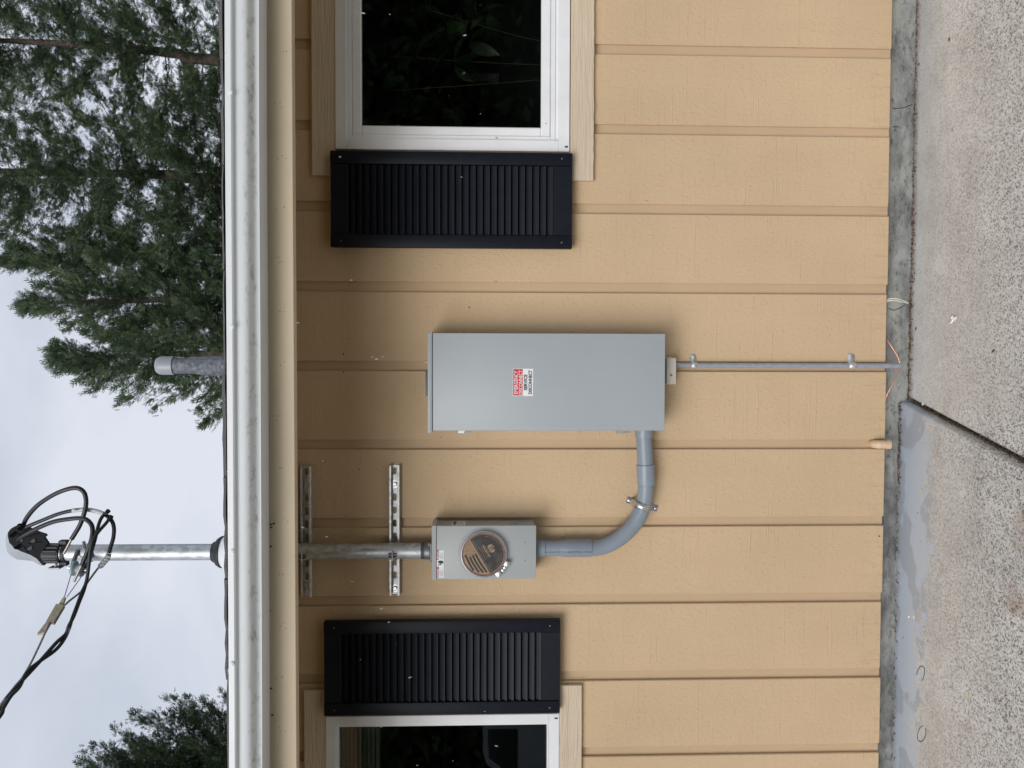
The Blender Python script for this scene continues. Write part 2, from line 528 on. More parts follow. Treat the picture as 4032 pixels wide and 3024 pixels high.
class MB:
    def __init__(self):
        self.bm = bmesh.new()

    def box(self, x0, x1, y0, y1, z0, z1, bev=0.0, seg=1):
        bm = self.bm
        x0, x1 = min(x0, x1), max(x0, x1)
        y0, y1 = min(y0, y1), max(y0, y1)
        z0, z1 = min(z0, z1), max(z0, z1)
        v = [bm.verts.new(p) for p in ((x0, y0, z0), (x1, y0, z0), (x1, y1, z0), (x0, y1, z0),
                                       (x0, y0, z1), (x1, y0, z1), (x1, y1, z1), (x0, y1, z1))]
        fs = [bm.faces.new([v[i] for i in q]) for q in ((3, 2, 1, 0), (4, 5, 6, 7), (0, 1, 5, 4), (1, 2, 6, 5), (2, 3, 7, 6), (3, 0, 4, 7))]
        if bev:
            es = set(e for f in fs for e in f.edges)
            bmesh.ops.bevel(bm, geom=list(es), offset=bev, segments=seg, affect='EDGES', profile=0.5)
        return self

    def prism(self, pts, y0, y1, bev=0.0):
        """pts: (x, z) outline, extruded from y0 (front) to y1."""
        bm = self.bm
        a = [bm.verts.new((p[0], y0, p[1])) for p in pts]
        b = [bm.verts.new((p[0], y1, p[1])) for p in pts]
        n = len(pts)
        fs = [bm.faces.new(a), bm.faces.new(list(reversed(b)))]
        for i in range(n):
            fs.append(bm.faces.new((a[i], b[i], b[(i + 1) % n], a[(i + 1) % n])))
        bmesh.ops.recalc_face_normals(bm, faces=fs)
        if bev:
            es = list(fs[0].edges)
            bmesh.ops.bevel(bm, geom=es, offset=bev, segments=2, affect='EDGES', profile=0.5)
        return self

    def tube(self, pts, r, n=12, cap=True, squash=None):
        bm = self.bm
        pts = [Vector(p) for p in pts]
        m = len(pts)
        rs = r if isinstance(r, (list, tuple)) else [r] * m
        tang = []
        for i in range(m):
            d = pts[min(i + 1, m - 1)] - pts[max(i - 1, 0)]
            tang.append(d.normalized())
        ref = Vector((0, 0, 1)) if abs(tang[0].z) < 0.9 else Vector((0, 1, 0))
        u = (ref - tang[0] * ref.dot(tang[0])).normalized()
        rings = []
        for i in range(m):
            u = (u - tang[i] * u.dot(tang[i])).normalized()
            w = tang[i].cross(u)
            rings.append([bm.verts.new(pts[i] + (u * math.cos(2 * math.pi * k / n) + w * math.sin(2 * math.pi * k / n)) * rs[i]) for k in range(n)])
        for i in range(m - 1):
            for k in range(n):
                bm.faces.new((rings[i][k], rings[i][(k + 1) % n], rings[i + 1][(k + 1) % n], rings[i + 1][k]))
        if cap:
            bm.faces.new(list(reversed(rings[0])))
            bm.faces.new(rings[-1])
        return self

    def lathe(self, center, axis, prof, n=24, cap=True):
        """prof: list of (distance along axis, radius)."""
        axis = Vector(axis).normalized()
        pts = [Vector(center) + axis * a for a, _ in prof]
        bm = self.bm
        ref = Vector((0, 0, 1)) if abs(axis.z) < 0.9 else Vector((0, 1, 0))
        u = (ref - axis * ref.dot(axis)).normalized()
        w = axis.cross(u)
        rings = []
        for p, (_, r) in zip(pts, prof):
            rings.append([bm.verts.new(p + (u * math.cos(2 * math.pi * k / n) + w * math.sin(2 * math.pi * k / n)) * max(r, 1e-5)) for k in range(n)])
        for i in range(len(rings) - 1):
            for k in range(n):
                bm.faces.new((rings[i][k], rings[i][(k + 1) % n], rings[i + 1][(k + 1) % n], rings[i + 1][k]))
        if cap:
            bm.faces.new(list(reversed(rings[0])))
            bm.faces.new(rings[-1])
        return self

    def quad(self, a, b, c, d):
        bm = self.bm
        bm.faces.new([bm.verts.new(p) for p in (a, b, c, d)])
        return self

    def poly(self, pts):
        bm = self.bm
        bm.faces.new([bm.verts.new(p) for p in pts])
        return self

    def build(self, name, mat, parent=None, smooth=None, recalc=True):
        if recalc:
            bmesh.ops.recalc_face_normals(self.bm, faces=self.bm.faces[:])
        me = bpy.data.meshes.new(name)
        off = origin(parent) if parent else Vector((0, 0, 0))
        if off.length > 0:
            bmesh.ops.translate(self.bm, vec=-off, verts=self.bm.verts[:])
        self.bm.to_mesh(me)
        self.bm.free()
        return link_mesh(name, me, mat, parent, smooth)


def link_mesh(name, me, mat, parent=None, smooth=None):
    if mat:
        me.materials.append(MATS[mat])
    if smooth:
        me.shade_smooth()
        me.set_sharp_from_angle(angle=rad(smooth))
    o = bpy.data.objects.new(name, me)
    COL.objects.link(o)
    if parent:
        o.parent = parent
    return o


def from_lists(name, verts, faces, mat, parent=None):
    me = bpy.data.meshes.new(name)
    if parent:
        off = origin(parent)
        verts = [(v[0] - off.x, v[1] - off.y, v[2] - off.z) for v in verts]
    me.from_pydata(verts, [], faces)
    me.update()
    return link_mesh(name, me, mat, parent)


def smooth_path(pts, sub=8):
    """Catmull-Rom through the points."""
    pts = [Vector(p) for p in pts]
    q = [pts[0] * 2 - pts[1]] + pts + [pts[-1] * 2 - pts[-2]]
    out = []
    for i in range(1, len(q) - 2):
        p0, p1, p2, p3 = q[i - 1], q[i], q[i + 1], q[i + 2]
        for k in range(sub):
            t = k / sub
            out.append(0.5 * ((2 * p1) + (p2 - p0) * t + (2 * p0 - 5 * p1 + 4 * p2 - p3) * t * t + (3 * p1 - p0 - 3 * p2 + p3) * t ** 3))
    out.append(pts[-1])
    return out


def lettering(text, mat, parent, place, height, width=None, align='LEFT', bold=0.0, name='lettering'):
    """Flat printed words. place(u, v) -> world point; u runs along the line, v up, both in metres from the anchor."""
    cu = bpy.data.curves.new('lettering', 'FONT')
    cu.body = text
    cu.size = 1.0
    cu.align_x = 'LEFT'
    cu.fill_mode = 'FRONT'
    cu.offset = bold
    ob = bpy.data.objects.new('lettering', cu)
    COL.objects.link(ob)
    bpy.context.view_layer.update()
    dg = bpy.context.evaluated_depsgraph_get()
    me = bpy.data.meshes.new_from_object(ob.evaluated_get(dg))
    bpy.data.objects.remove(ob)
    bpy.data.curves.remove(cu)
    xs = [v.co.x for v in me.vertices]
    ys = [v.co.y for v in me.vertices]
    x0, x1, y0, y1 = min(xs), max(xs), min(ys), max(ys)
    sy = height / 0.72
    sx = sy if width is None else width / (x1 - x0)
    shift = {'LEFT': 0.0, 'CENTER': -0.5, 'RIGHT': -1.0}[align] * (x1 - x0) * sx
    off = origin(parent) if parent else Vector((0, 0, 0))
    for v in me.vertices:
        v.co = Vector(place((v.co.x - x0) * sx + shift, v.co.y * sy)) - off
    me.materials.clear()
    return link_mesh(name, me, mat, parent)


def dup(o, parent, loc):
    c = o.copy()
    COL.objects.link(c)
    c.parent = parent
    c.location = loc
    return c


def avg(*v):
    return sum(v) / len(v)


# ------------------------------------------------------------------ ground and concrete
ground = MB().quad((-150, -150, -0.30), (150, -150, -0.30), (150, 150, -0.30), (-150, 150, -0.30)).build('ground', 'lawn')
set_props(ground, 'flat lawn far around the house', 'ground', kind='structure')
road = MB().box(-60, 60, -18, -8.2, -0.34, -0.20).build('road', 'asphalt')
set_props(road, 'dark asphalt road beyond the concrete slabs', 'road', kind='structure')

J0, J1 = Vector((-0.1115, 0.05)), Vector((-0.2700, -0.6110))
jd = (J1 - J0) / (J1 - J0).y


def jx(y, off=0.0):
    return J0.x + jd.x * (y - J0.y) + off


def zr(x):                                     # top of the right-hand slab
    return -0.1225 + 0.006 * max(0, 0.5 - x)


def zl(x):
    return -0.0835 - 0.0012 * (x + 1.0)


def slab(name, mat, left):
    bm = bmesh.new()
    ys = [0.057, -0.15, -0.4, -0.8, -1.6, -2.6, -3.5]
    cols = []
    for y in ys:
        row = []
        if left:
            xs = [-6.0, -3.0, -1.5, -0.8, jx(y, -0.016), jx(y, -0.011), jx(y, -0.009), jx(y, -0.008)]
            zz = [zl(x) for x in xs]
            zz[5] -= 0.004
            zz[6] -= 0.012
            zz[7] -= 0.20
        else:
            xs = [jx(y, 0.008), jx(y, 0.009), jx(y, 0.015), 0.5, 1.5, 3.0, 6.0]
            zz = [zr(x) for x in xs]
            zz[0] -= 0.20
            zz[1] -= 0.006
        cols.append([bm.verts.new((x, y, z)) for x, z in zip(xs, zz)])
    for i in range(len(ys) - 1):
        for k in range(len(cols[0]) - 1):
            bm.faces.new((cols[i][k], cols[i][k + 1], cols[i + 1][k + 1], cols[i + 1][k]))
    ext = [e for e in bm.edges if e.is_boundary]
    r = bmesh.ops.extrude_edge_only(bm, edges=ext)
    for v in r['geom']:
        if isinstance(v, bmesh.types.BMVert):
            v.co.z = -0.31
    b = MB()
    b.bm.free()
    b.bm = bm
    return b.build(name, mat, None, 40)


s1 = slab('concrete_slab', 'slab_painted', True)
set_props(s1, 'concrete slab with flaking blue-grey paint along the wall', 'concrete slab', kind='structure')
s2 = slab('concrete_slab', 'slab_bare', False)
set_props(s2, 'bare coarse concrete slab, lower of the two', 'concrete slab', kind='structure')

b = MB()
for i in range(17):
    y = 0.04 - i * 0.2
    b.quad((jx(y, -0.02), y, -0.135), (jx(y, 0.02), y, -0.137), (jx(y - 0.2, 0.02), y - 0.2, -0.137), (jx(y - 0.2, -0.02), y - 0.2, -0.135))
set_props(b.build('joint_soil', 'soil'), 'dark soil packed in the joint between the slabs', 'soil', kind='structure')

# brown crumbs along the wall foot and in the joint, uncountable
random.seed(3)
b = MB()
for i in range(2600):
    if i < 1900:
        x = random.uniform(-1.7, 1.5)
        if x < -0.45 and random.random() < 0.75:
            continue
        y = 0.053 - abs(random.gauss(0, 0.012))
        z = (zl(x) if x < -0.12 else zr(x)) + random.uniform(0, 0.003)
        if x > 0.6 and random.random() < 0.5:
            continue
    else:
        y = random.uniform(-0.9, 0.03)
        o = random.gauss(0, 0.006)
        x = jx(y, o)
        z = -0.130 + random.uniform(0, 0.012)
        if abs(o) > 0.008:
            z = zr(x) + 0.001 if o > 0 else -0.11
    s = random.uniform(0.0012, 0.0035)
    d = Vector((random.uniform(-1, 1), random.uniform(-1, 1), random.uniform(-0.3, 0.3))).normalized() * s * random.uniform(1, 2.2)
    e = Vector((-d.y, d.x, 0)).normalized() * s * 0.7
    p = Vector((x, y, z + 0.001))
    b.poly((p - d - e * 0.6, p - e + d * 0.2, p + d, p + e)).poly((p - d, p + Vector((0, 0, s)), p + d, p - e))
for i in range(150):
    x, y = random.uniform(-1.5, 1.4), random.uniform(-0.75, 0.02)
    if abs(x - jx(y)) < 0.03:
        continue
    z = (zl(x) if x < jx(y) else zr(x)) + 0.0012
    s = random.uniform(0.0012, 0.0032)
    d = Vector((random.uniform(-1, 1), random.uniform(-1, 1), 0)).normalized() * s * random.uniform(1, 2.4)
    e = Vector((-d.y, d.x, 0)).normalized() * s * 0.6
    p = Vector((x, y, z))
    b.poly((p - d, p - e, p + d, p + e + Vector((0, 0, 0.001))))
set_props(b.build('crumbs', 'debris_brown', recalc=False), 'brown crumbs along the wall foot and slab joint', 'debris', kind='stuff')

# ------------------------------------------------------------------ house
house = thing('house', 'tan house with grooved vertical siding and a white gutter', 'house', (0, 0, 0))
SP = 0.3048
WALL_TOP = 2.52
# window openings (x0, x1, z0, z1) measured on the wall face
rw_a, rw_b = P(1325, 592, 0.0), P(2240, 592, 0.0)
lw_a, lw_b = P(1287, 2812, 0.0), P(2200, 2812, 0.0)
RW = (rw_a.x + 0.006, rw_a.x + 1.22, rw_b.z + 0.006, rw_a.z - 0.006)
LW = (lw_a.x - 1.22, lw_a.x - 0.006, lw_b.z + 0.006, lw_a.z - 0.006)
HOLES = (RW, LW)


def minus_hole(rects, h):
    out = []
    for (x0, x1, z0, z1) in rects:
        if x1 <= h[0] or x0 >= h[1] or z1 <= h[2] or z0 >= h[3]:
            out.append((x0, x1, z0, z1))
            continue
        if z0 < h[2]:
            out.append((x0, x1, z0, h[2]))
        if z1 > h[3]:
            out.append((x0, x1, h[3], z1))
        cz0, cz1 = max(z0, h[2]), min(z1, h[3])
        if x0 < h[0]:
            out.append((x0, h[0], cz0, cz1))
        if x1 > h[1]:
            out.append((h[1], x1, cz0, cz1))
    return out


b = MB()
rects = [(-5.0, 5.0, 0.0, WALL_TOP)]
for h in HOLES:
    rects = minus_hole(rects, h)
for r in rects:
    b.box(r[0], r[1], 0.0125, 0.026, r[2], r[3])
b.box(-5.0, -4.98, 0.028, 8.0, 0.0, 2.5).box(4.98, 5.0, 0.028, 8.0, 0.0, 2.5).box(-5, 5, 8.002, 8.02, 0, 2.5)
wall = b.build('siding_wall', 'groove_shade_tan', house)
random.seed(5)
for k in range(-12, 14):
    x1 = k * SP - 0.0006
    x0 = (k - 1) * SP + 0.0365
    x1 += random.uniform(-0.001, 0.001)
    rects = [(x0, x1, random.uniform(-0.002, 0.003), WALL_TOP)]
    for h in HOLES:
        rects = minus_hole(rects, h)
    for r in rects:
        if r[1] - r[0] > 0.004:
            MB().box(r[0], r[1], 0.0, 0.0123, r[2], r[3], 0.0026).build('siding_board', 'siding_paint', wall)

b = MB()
b.box(-5, 5, 0.056, 0.30, -0.40, 0.06)
fo = b.build('foundation', 'foundation_concrete', house)
# hairline cracks, with depth
for (pts) in ([(3513, 425), (3530, 427), (3556, 425), (3575, 418), (3590, 412)],
              [(3512, 500), (3536, 499)],
              [(3500, 1215), (3520, 1222), (3545, 1212), (3565, 1200)]):
    q = [P(X, Y, 0.0558) for X, Y in pts]
    MB().tube(q, 0.0016, 5).build('crack', 'print_black', fo)

b = MB()
b.box(-5.0, 5.0, -0.562, -0.5985, 2.164, 2.33, 0.0015)
fas = b.build('fascia_board', 'fascia_paint', house)
for (X, Y) in ((1062, 2066), (1074, 2063), (1063, 2078), (1062, 2153), (1056, 2405), (1063, 2712), (1068, 2817)):
    p = P(X, Y, -0.599)
    MB().tube([p, p + Vector((0.002, 0, -0.007))], 0.0022, 6).build('nail_mark', 'print_black', fas)
for i in range(46):
    X = random.choice((1085, 1100, 1112)) + random.uniform(-8, 22)
    Y = (i // 3) * 205 + random.uniform(-14, 14)
    p = P(X, Y, -0.5985)
    MB().lathe(p, (0, -1, 0), [(0, 0.0016), (0.0006, 0.0012)], 6).build('nail_mark', 'print_brown', fas)

# soffit, sloping with the rafters
TILT = math.tan(rad(15.0))
b = MB()
b.quad((-5, -0.56, 2.175), (5, -0.56, 2.175), (5, 0.0, 2.175 + 0.56 * TILT), (-5, 0.0, 2.175 + 0.56 * TILT))
b.build('soffit', 'siding_paint', house)

# gutter: K-style profile swept along the eave
prof = [(-0.716, 2.3245), (-0.724, 2.3262), (-0.730, 2.3245), (-0.7305, 2.3080), (-0.7275, 2.3045), (-0.720, 2.3035), (-0.7155, 2.2985),
        (-0.7150, 2.290), (-0.7145, 2.280), (-0.7125, 2.272), (-0.7070, 2.2655), (-0.6980, 2.2615), (-0.6910, 2.2590), (-0.6870, 2.2562),
        (-0.6850, 2.2520), (-0.6845, 2.2412), (-0.6000, 2.2412), (-0.6000, 2.3300)]
b = MB()
rows = []
for i in range(41):
    x = -5.2 + i * 0.26
    sag = 0.0012 * math.sin(x * 2.1) - 0.0042 * x
    wob = 0.0008 * math.sin(x * 5.3 + 1)
    rows.append([b.bm.verts.new((x, yy + wob, zz + sag)) for yy, zz in prof])
for i in range(40):
    for k in range(len(prof) - 1):
        b.bm.faces.new((rows[i][k], rows[i + 1][k], rows[i + 1][k + 1], rows[i][k + 1]))
gut = b.build('gutter', 'gutter_white', house, 35)
for (X, Y) in ((908, 363), (913, 1286), (914, 2169), (914, 2613)):
    p = P(X, Y, -0.731)
    MB().lathe(p, (0, -1, 0), [(0, 0.0068), (0.0022, 0.0066), (0.0034, 0.0045)], 14).build('screw_head', 'gutter_white', gut, 40)

# roof slab and shingle courses along the eave
ROOF_Y, ROOF_Z = -0.655, 2.351


def roof_z(y):
    return ROOF_Z + (y - ROOF_Y) * TILT


b = MB()
a = [(-5.2, ROOF_Y, roof_z(ROOF_Y) - 0.016), (5.2, ROOF_Y, roof_z(ROOF_Y) - 0.016), (5.2, 4.0, roof_z(4.0) - 0.016), (-5.2, 4.0, roof_z(4.0) - 0.016),
     (5.2, 8.6, roof_z(-0.6) - 0.016), (-5.2, 8.6, roof_z(-0.6) - 0.016)]
v = [b.bm.verts.new(p) for p in a]
w = [b.bm.verts.new((p[0], p[1], p[2] + 0.014)) for p in a]
for q in ((0, 1, 2, 3), (3, 2, 4, 5)):
    b.bm.faces.new([v[i] for i in reversed(q)])
    b.bm.faces.new([w[i] for i in q])
for q in ((0, 1), (1, 2), (2, 4), (4, 5), (5, 3), (3, 0)):
    b.bm.faces.new((v[q[0]], v[q[1]], w[q[1]], w[q[0]]))
roof = b.build('roof', 'shingle_grey', house)
random.seed(11)
sh_mesh = []
for var in range(4):
    m = MB()
    n = 9
    lo = []
    for i in range(n):
        lo.append((i * 0.305 / (n - 1), random.uniform(-0.004, 0.004) - (0.004 if random.random() < 0.25 else 0)))
    th = 0.005 + 0.0015 * var
    vs = [[], [], [], []]
    for x, y in lo:
        vs[0].append(m.bm.verts.new((x, y, 0.0)))
        vs[1].append(m.bm.verts.new((x, y + 0.001, th + random.uniform(-0.001, 0.0015))))
        vs[2].append(m.bm.verts.new((x, 0.19, 0.19 * TILT + 0.003)))
    for i in range(n - 1):
        m.bm.faces.new((vs[0][i], vs[0][i + 1], vs[1][i + 1], vs[1][i]))
        m.bm.faces.new((vs[1][i], vs[1][i + 1], vs[2][i + 1], vs[2][i]))
    me = bpy.data.meshes.new('shingle')
    bmesh.ops.recalc_face_normals(m.bm, faces=m.bm.faces[:])
    m.bm.to_mesh(me)
    m.bm.free()
    me.materials.append(MATS['shingle_grey'])
    sh_mesh.append(me)
for course in range(4):
    yy = ROOF_Y - 0.012 + course * 0.145
    for i in range(-8, 9):
        o = bpy.data.objects.new('shingle', random.choice(sh_mesh))
        COL.objects.link(o)
        o.parent = roof
        o.location = (i * 0.3075 + (0.12 * (course % 2)), yy + random.uniform(-0.003, 0.003), roof_z(yy) + 0.0005 + random.uniform(0, 0.0015))

# ------------------------------------------------------------------ windows
def window(hole, side, frame_mat='vinyl_white'):
    """side=+1: the jamb in view is the low-x one (right-hand window); -1: the high-x one."""
    x0, x1, z0, z1 = hole
    cx = x0 if side > 0 else x1
    win = MB()
    e = 0.006

    def ring(b, ax0, ax1, az0, az1, t, y0, y1, bev=0.0015):
        b.box(ax0, ax1, y0, y1, az1 - t, az1, bev)
        b.box(ax0, ax1, y0, y1, az0, az0 + t, bev)
        b.box(ax0, ax0 + t, y0, y1, az0 + t + 0.0003, az1 - t - 0.0003, bev)
        b.box(ax1 - t, ax1, y0, y1, az0 + t + 0.0003, az1 - t - 0.0003, bev)

    t1 = 0.042 if side > 0 else 0.040
    ring(win, x0 - e, x1 + e, z0 - e, z1 + e, t1 if side > 0 else 0.040, -0.0215, 0.055)
    w_ = win.build('window', frame_mat, house)
    if side > 0:
        s = MB()
        ring(s, x0 - e + t1, x1 + e - t1, z0 - e + t1 + 0.012, z1 + e - t1, 0.017, -0.010, 0.055)
        s.box(x0 + 0.04, x1 - 0.04, -0.006, 0.055, z0 - e + t1, z0 - e + t1 + 0.0117, 0.001)
        s.build('track', frame_mat, w_)
        s = MB()
        ring(s, x0 - e + t1 + 0.0175, x1 + e - t1 - 0.0175, z0 - e + t1 + 0.030, z1 + e - t1 - 0.0175, 0.036, -0.002, 0.04, 0.004)
        s.build('sash', frame_mat, w_)
        g = (x0 - e + t1 + 0.0175 + 0.034, x1 + e - t1 - 0.05, z0 - e + t1 + 0.064, z1 + e - t1 - 0.05)
    else:
        g = (x0 + 0.03, x1 - 0.032, z0 + 0.032, z1 - 0.032)
        s = MB()
        ring(s, x0 - e + 0.0405, x1 + e - 0.0405, z0 - e + 0.0405, z1 + e - 0.0405, 0.006, -0.012, 0.05, 0.001)
        s.build('glazing_bead', frame_mat, w_)
    MB().box(g[0], g[1], 0.012, 0.016, g[2], g[3]).build('glass_pane', 'window_glass', w_)
    rv = MB()
    rv.box(x0, x1, 0.056, 0.235, z1 - 0.012, z1 + 0.004)
    rv.box(x0, x1, 0.056, 0.235, z0 - 0.004, z0 + 0.012)
    rv.box(x0 - 0.004, x0 + 0.012, 0.056, 0.235, z0 + 0.013, z1 - 0.013)
    rv.box(x1 - 0.012, x1 + 0.004, 0.056, 0.235, z0 + 0.013, z1 - 0.013)
    rv.build('reveal', 'reveal_grey', w_)
    # weep slot at the lower visible corner
    sx = cx + side * 0.012
    MB().box(sx - 0.003, sx + 0.003, -0.0222, -0.0212, z0 + 0.0, z0 + 0.012).build('weep_slot', 'print_black', w_)
    return w_


win_r = window(RW, 1)
win_r['label'] = 'larger white window beside the right-hand shutter'
win_l = window(LW, -1)
win_l['label'] = 'white window in the lower left, reflecting trees'

# tan trim boards over and under the windows
def trim(Xa, Xb, Yend, far, name='trim_board', rag=0.0):
    a_, b_ = P(Xa, Yend, -0.019), P(Xb, Yend, -0.019)
    x_end = avg(a_.x, b_.x)
    z_hi, z_lo = a_.z, b_.z
    m = MB()
    if rag:
        n = 60
        lo_pts = []
        xs = [x_end + (far - x_end) * i / n for i in range(n + 1)]
        lo_pts = [(x, z_lo + random.uniform(-rag, rag)) for x in xs]
        pts = [(x_end, z_hi)] + lo_pts + [(far, z_hi)]
        m.prism(pts, -0.019, -0.0003)
    else:
        m.box(x_end, far, -0.019, -0.0003, z_lo, z_hi, 0.0015)
    return m.build(name, 'trim_paint', house)


trim(1228, 1321, 690, RW[1] + 0.12)
trim(2245, 2336, 711, RW[1] + 0.12, rag=0.0016)
trim(1196, 1284, 2718, LW[0] - 0.12)
trim(2203, 2292, 2699, LW[0] - 0.12)

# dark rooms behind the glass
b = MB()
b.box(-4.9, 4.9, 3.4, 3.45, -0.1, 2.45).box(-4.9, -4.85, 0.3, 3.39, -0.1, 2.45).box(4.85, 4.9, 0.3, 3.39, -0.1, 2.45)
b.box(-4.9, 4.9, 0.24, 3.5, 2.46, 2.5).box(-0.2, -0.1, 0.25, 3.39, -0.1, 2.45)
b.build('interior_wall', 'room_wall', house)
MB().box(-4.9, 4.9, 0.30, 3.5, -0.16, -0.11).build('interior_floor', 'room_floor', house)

# ------------------------------------------------------------------ shutters
def shutter(corners, label, pitch_n=29):
    YF, YB = -0.052, -0.0225
    c = [P(X, Y, YF) for X, Y in corners]      # top-right, bottom-right, bottom-left, top-left (upright)
    x1, x0 = avg(c[0].x, c[1].x), avg(c[2].x, c[3].x)
    z1, z0 = avg(c[0].z, c[3].z), avg(c[1].z, c[2].z)
    root = thing('shutter', label, 'shutter', (avg(x0, x1), YB, z0), 'black louvred shutters beside the windows')
    sw, rt_, rb = 0.048, 0.066, 0.072
    for (a_, b_) in ((x0, x0 + sw), (x1 - sw, x1)):
        MB().box(a_, b_, YF, YB, z0, z1, 0.003, 2).build('stile', 'shutter_black', root, 40)
    MB().box(x0 + sw + 0.0004, x1 - sw - 0.0004, YF + 0.004, YB, z1 - rt_, z1 - 0.0006, 0.0015).build('rail', 'shutter_black', root)
    MB().box(x0 + sw + 0.0004, x1 - sw - 0.0004, YF + 0.004, YB, z0 + 0.0006, z0 + rb, 0.0015).build('rail', 'shutter_black', root)
    MB().box(x0 + sw - 0.004, x1 - sw + 0.004, YB - 0.006, YB - 0.001, z0 + rb - 0.004, z1 - rt_ + 0.004).build('back_panel', 'shutter_black', root)
    za, zb = z0 + rb, z1 - rt_
    pit = (zb - za) / pitch_n
    first = None
    for i in range(pitch_n):
        z = za + i * pit
        if first is None:
            m = MB()
            pr = [(-0.0485, 0.0012), (-0.0480, 0.0030), (-0.0400, pit * 0.70), (-0.0345, pit * 0.985), (-0.0300, pit * 0.985), (-0.030, pit * 0.6), (-0.0440, 0.0012)]
            A = [m.bm.verts.new((x0 + sw + 0.002, p[0], z + p[1])) for p in pr]
            B = [m.bm.verts.new((x1 - sw - 0.002, p[0], z + p[1])) for p in pr]
            m.bm.faces.new(A)
            m.bm.faces.new(list(reversed(B)))
            for q in range(len(pr)):
                m.bm.faces.new((A[q], B[q], B[(q + 1) % len(pr)], A[(q + 1) % len(pr)]))
            first = m.build('slat', 'shutter_black', root, 30)
        else:
            dup(first, root, (0, 0, i * pit))
    for sx in (x0 + 0.022, x1 - 0.022):
        for sz in (z0 + 0.04, z1 - 0.04):
            MB().lathe((sx, YF, sz), (0, -1, 0), [(-0.001, 0.003), (0.0010, 0.0028), (0.0016, 0.0015)], 8).build('screw_head', 'cast_grey', root)
    return root


shutter([(1297.7, 590.7), (2254, 602.8), (2253, 980.7), (1302, 969)], 'black louvred shutter overlapping the larger right-hand window trim')
shutter([(1274.3, 2451.4), (2204.5, 2439.6), (2206.7, 2807.5), (1274.3, 2821)], 'black louvred shutter left of the meter, beside the left window')

# ------------------------------------------------------------------ meter socket box
D = 0.115
c1, c2 = P(1900, 2070, -D), P(1900, 2280, -D)
mx1, mx0 = c1.x, c2.x
mz1, mz0 = P(1700, 2170, -D).z, P(2111, 2170, -D).z
meter = thing('meter_box', 'grey electric meter socket with round cover above the conduit bend', 'meter box', (avg(mx0, mx1), 0, mz0))
hood_h = 0.0175
MB().box(mx0 + 0.003, mx1 - 0.003, -D + 0.010, -0.0006, mz0 + 0.004, mz1 - 0.001, 0.002).build('enclosure', 'meter_grey', meter)
MB().box(mx0, mx1, -D, -D + 0.0095, mz0, mz1 - hood_h - 0.0012, 0.0022, 2).build('front_cover', 'meter_grey', meter, 40)
MB().box(mx0 - 0.0035, mx1 + 0.0015, -D - 0.002, -0.0004, mz1 - hood_h, mz1, 0.0015).build('rain_hood', 'meter_grey', meter)
RC = P(1904.7, 2180, -D - 0.008)
RR = 0.0862
# raised collar on the cover
MB().lathe((RC.x, -D, RC.z), (0, -1, 0), [(-0.002, RR + 0.012), (0.0015, RR + 0.009), (0.005, RR + 0.002), (0.007, RR - 0.006)], 56, False).build('collar', 'meter_grey', meter, 50)
ringm = MB()
n_ = 64
rp = [(RR - 0.005, 0.004), (RR - 0.0005, 0.006), (RR + 0.0010, 0.010), (RR + 0.0008, 0.016), (RR - 0.0012, 0.0195), (RR - 0.0034, 0.0202), (RR - 0.0052, 0.0185), (RR - 0.0056, 0.012)]
rows = []
for k in range(n_):
    a_ = 2 * math.pi * k / n_
    rows.append([ringm.bm.verts.new((RC.x + math.cos(a_) * r_, -D - h_, RC.z + math.sin(a_) * r_)) for r_, h_ in rp])
for k in range(n_):
    for i in range(len(rp) - 1):
        ringm.bm.faces.new((rows[k][i], rows[k][i + 1], rows[(k + 1) % n_][i + 1], rows[(k + 1) % n_][i]))
ring_o = ringm.build('sealing_ring', 'bright_steel', meter, 60)
# latch of the ring, lower left in the upright view
la = math.atan2(P(1960, 2222, -D).z - RC.z, P(1960, 2222, -D).x - RC.x)
for k, (da, w_, h_) in enumerate(((-0.27, 0.021, 0.020), (-0.02, 0.012, 0.013), (0.12, 0.010, 0.012), (0.31, 0.021, 0.018))):
    a_ = la + da * 0.9
    ctr = Vector((RC.x + math.cos(a_) * (RR + 0.008), -D - 0.014, RC.z + math.sin(a_) * (RR + 0.008)))
    m = MB()
    m.box(-0.5 * h_, 0.5 * h_, -0.008, 0.008, -0.5 * w_, 0.5 * w_, 0.002, 2)
    bmesh.ops.transform(m.bm, matrix=Matrix.Translation(ctr) @ Matrix.Rotation(-a_, 4, 'Y'), verts=m.bm.verts[:])
    m.build('latch', 'bright_steel', ring_o, 40)
# printed cover: kraft disc, tinted with black upper part, flag below, turned as in the photograph
CV = -D - 0.0150
CR = RR - 0.0054
e1 = Vector((-0.861, 0, -0.508))             # reading direction (upright right, up)
e2 = Vector((-0.508, 0, 0.861)) * -1.0       # placeholder, set below
e1 = Vector((-0.861, 0, -0.508))
e2 = Vector((-0.508, 0, 0.861))              # text-down direction


def cov(a_, b_, lift=0.0):
    return Vector((RC.x, CV - lift, RC.z)) + e1 * (a_ * CR) + e2 * (b_ * CR)


cover = MB().lathe((RC.x, CV, RC.z), (0, -1, 0), [(-0.006, CR), (0.0, CR)], 56).build('cover_disc', 'kraft', meter)
ri = MB()
for k in range(56):
    a0, a1 = 2 * math.pi * k / 56, 2 * math.pi * (k + 1) / 56
    ri.quad(cov(math.cos(a0), math.sin(a0), 0.0004), cov(math.cos(a1), math.sin(a1), 0.0004), cov(0.93 * math.cos(a1), 0.93 * math.sin(a1), 0.0004), cov(0.93 * math.cos(a0), 0.93 * math.sin(a0), 0.0004))
ri.build('cover_edge', 'cover_rim', cover)


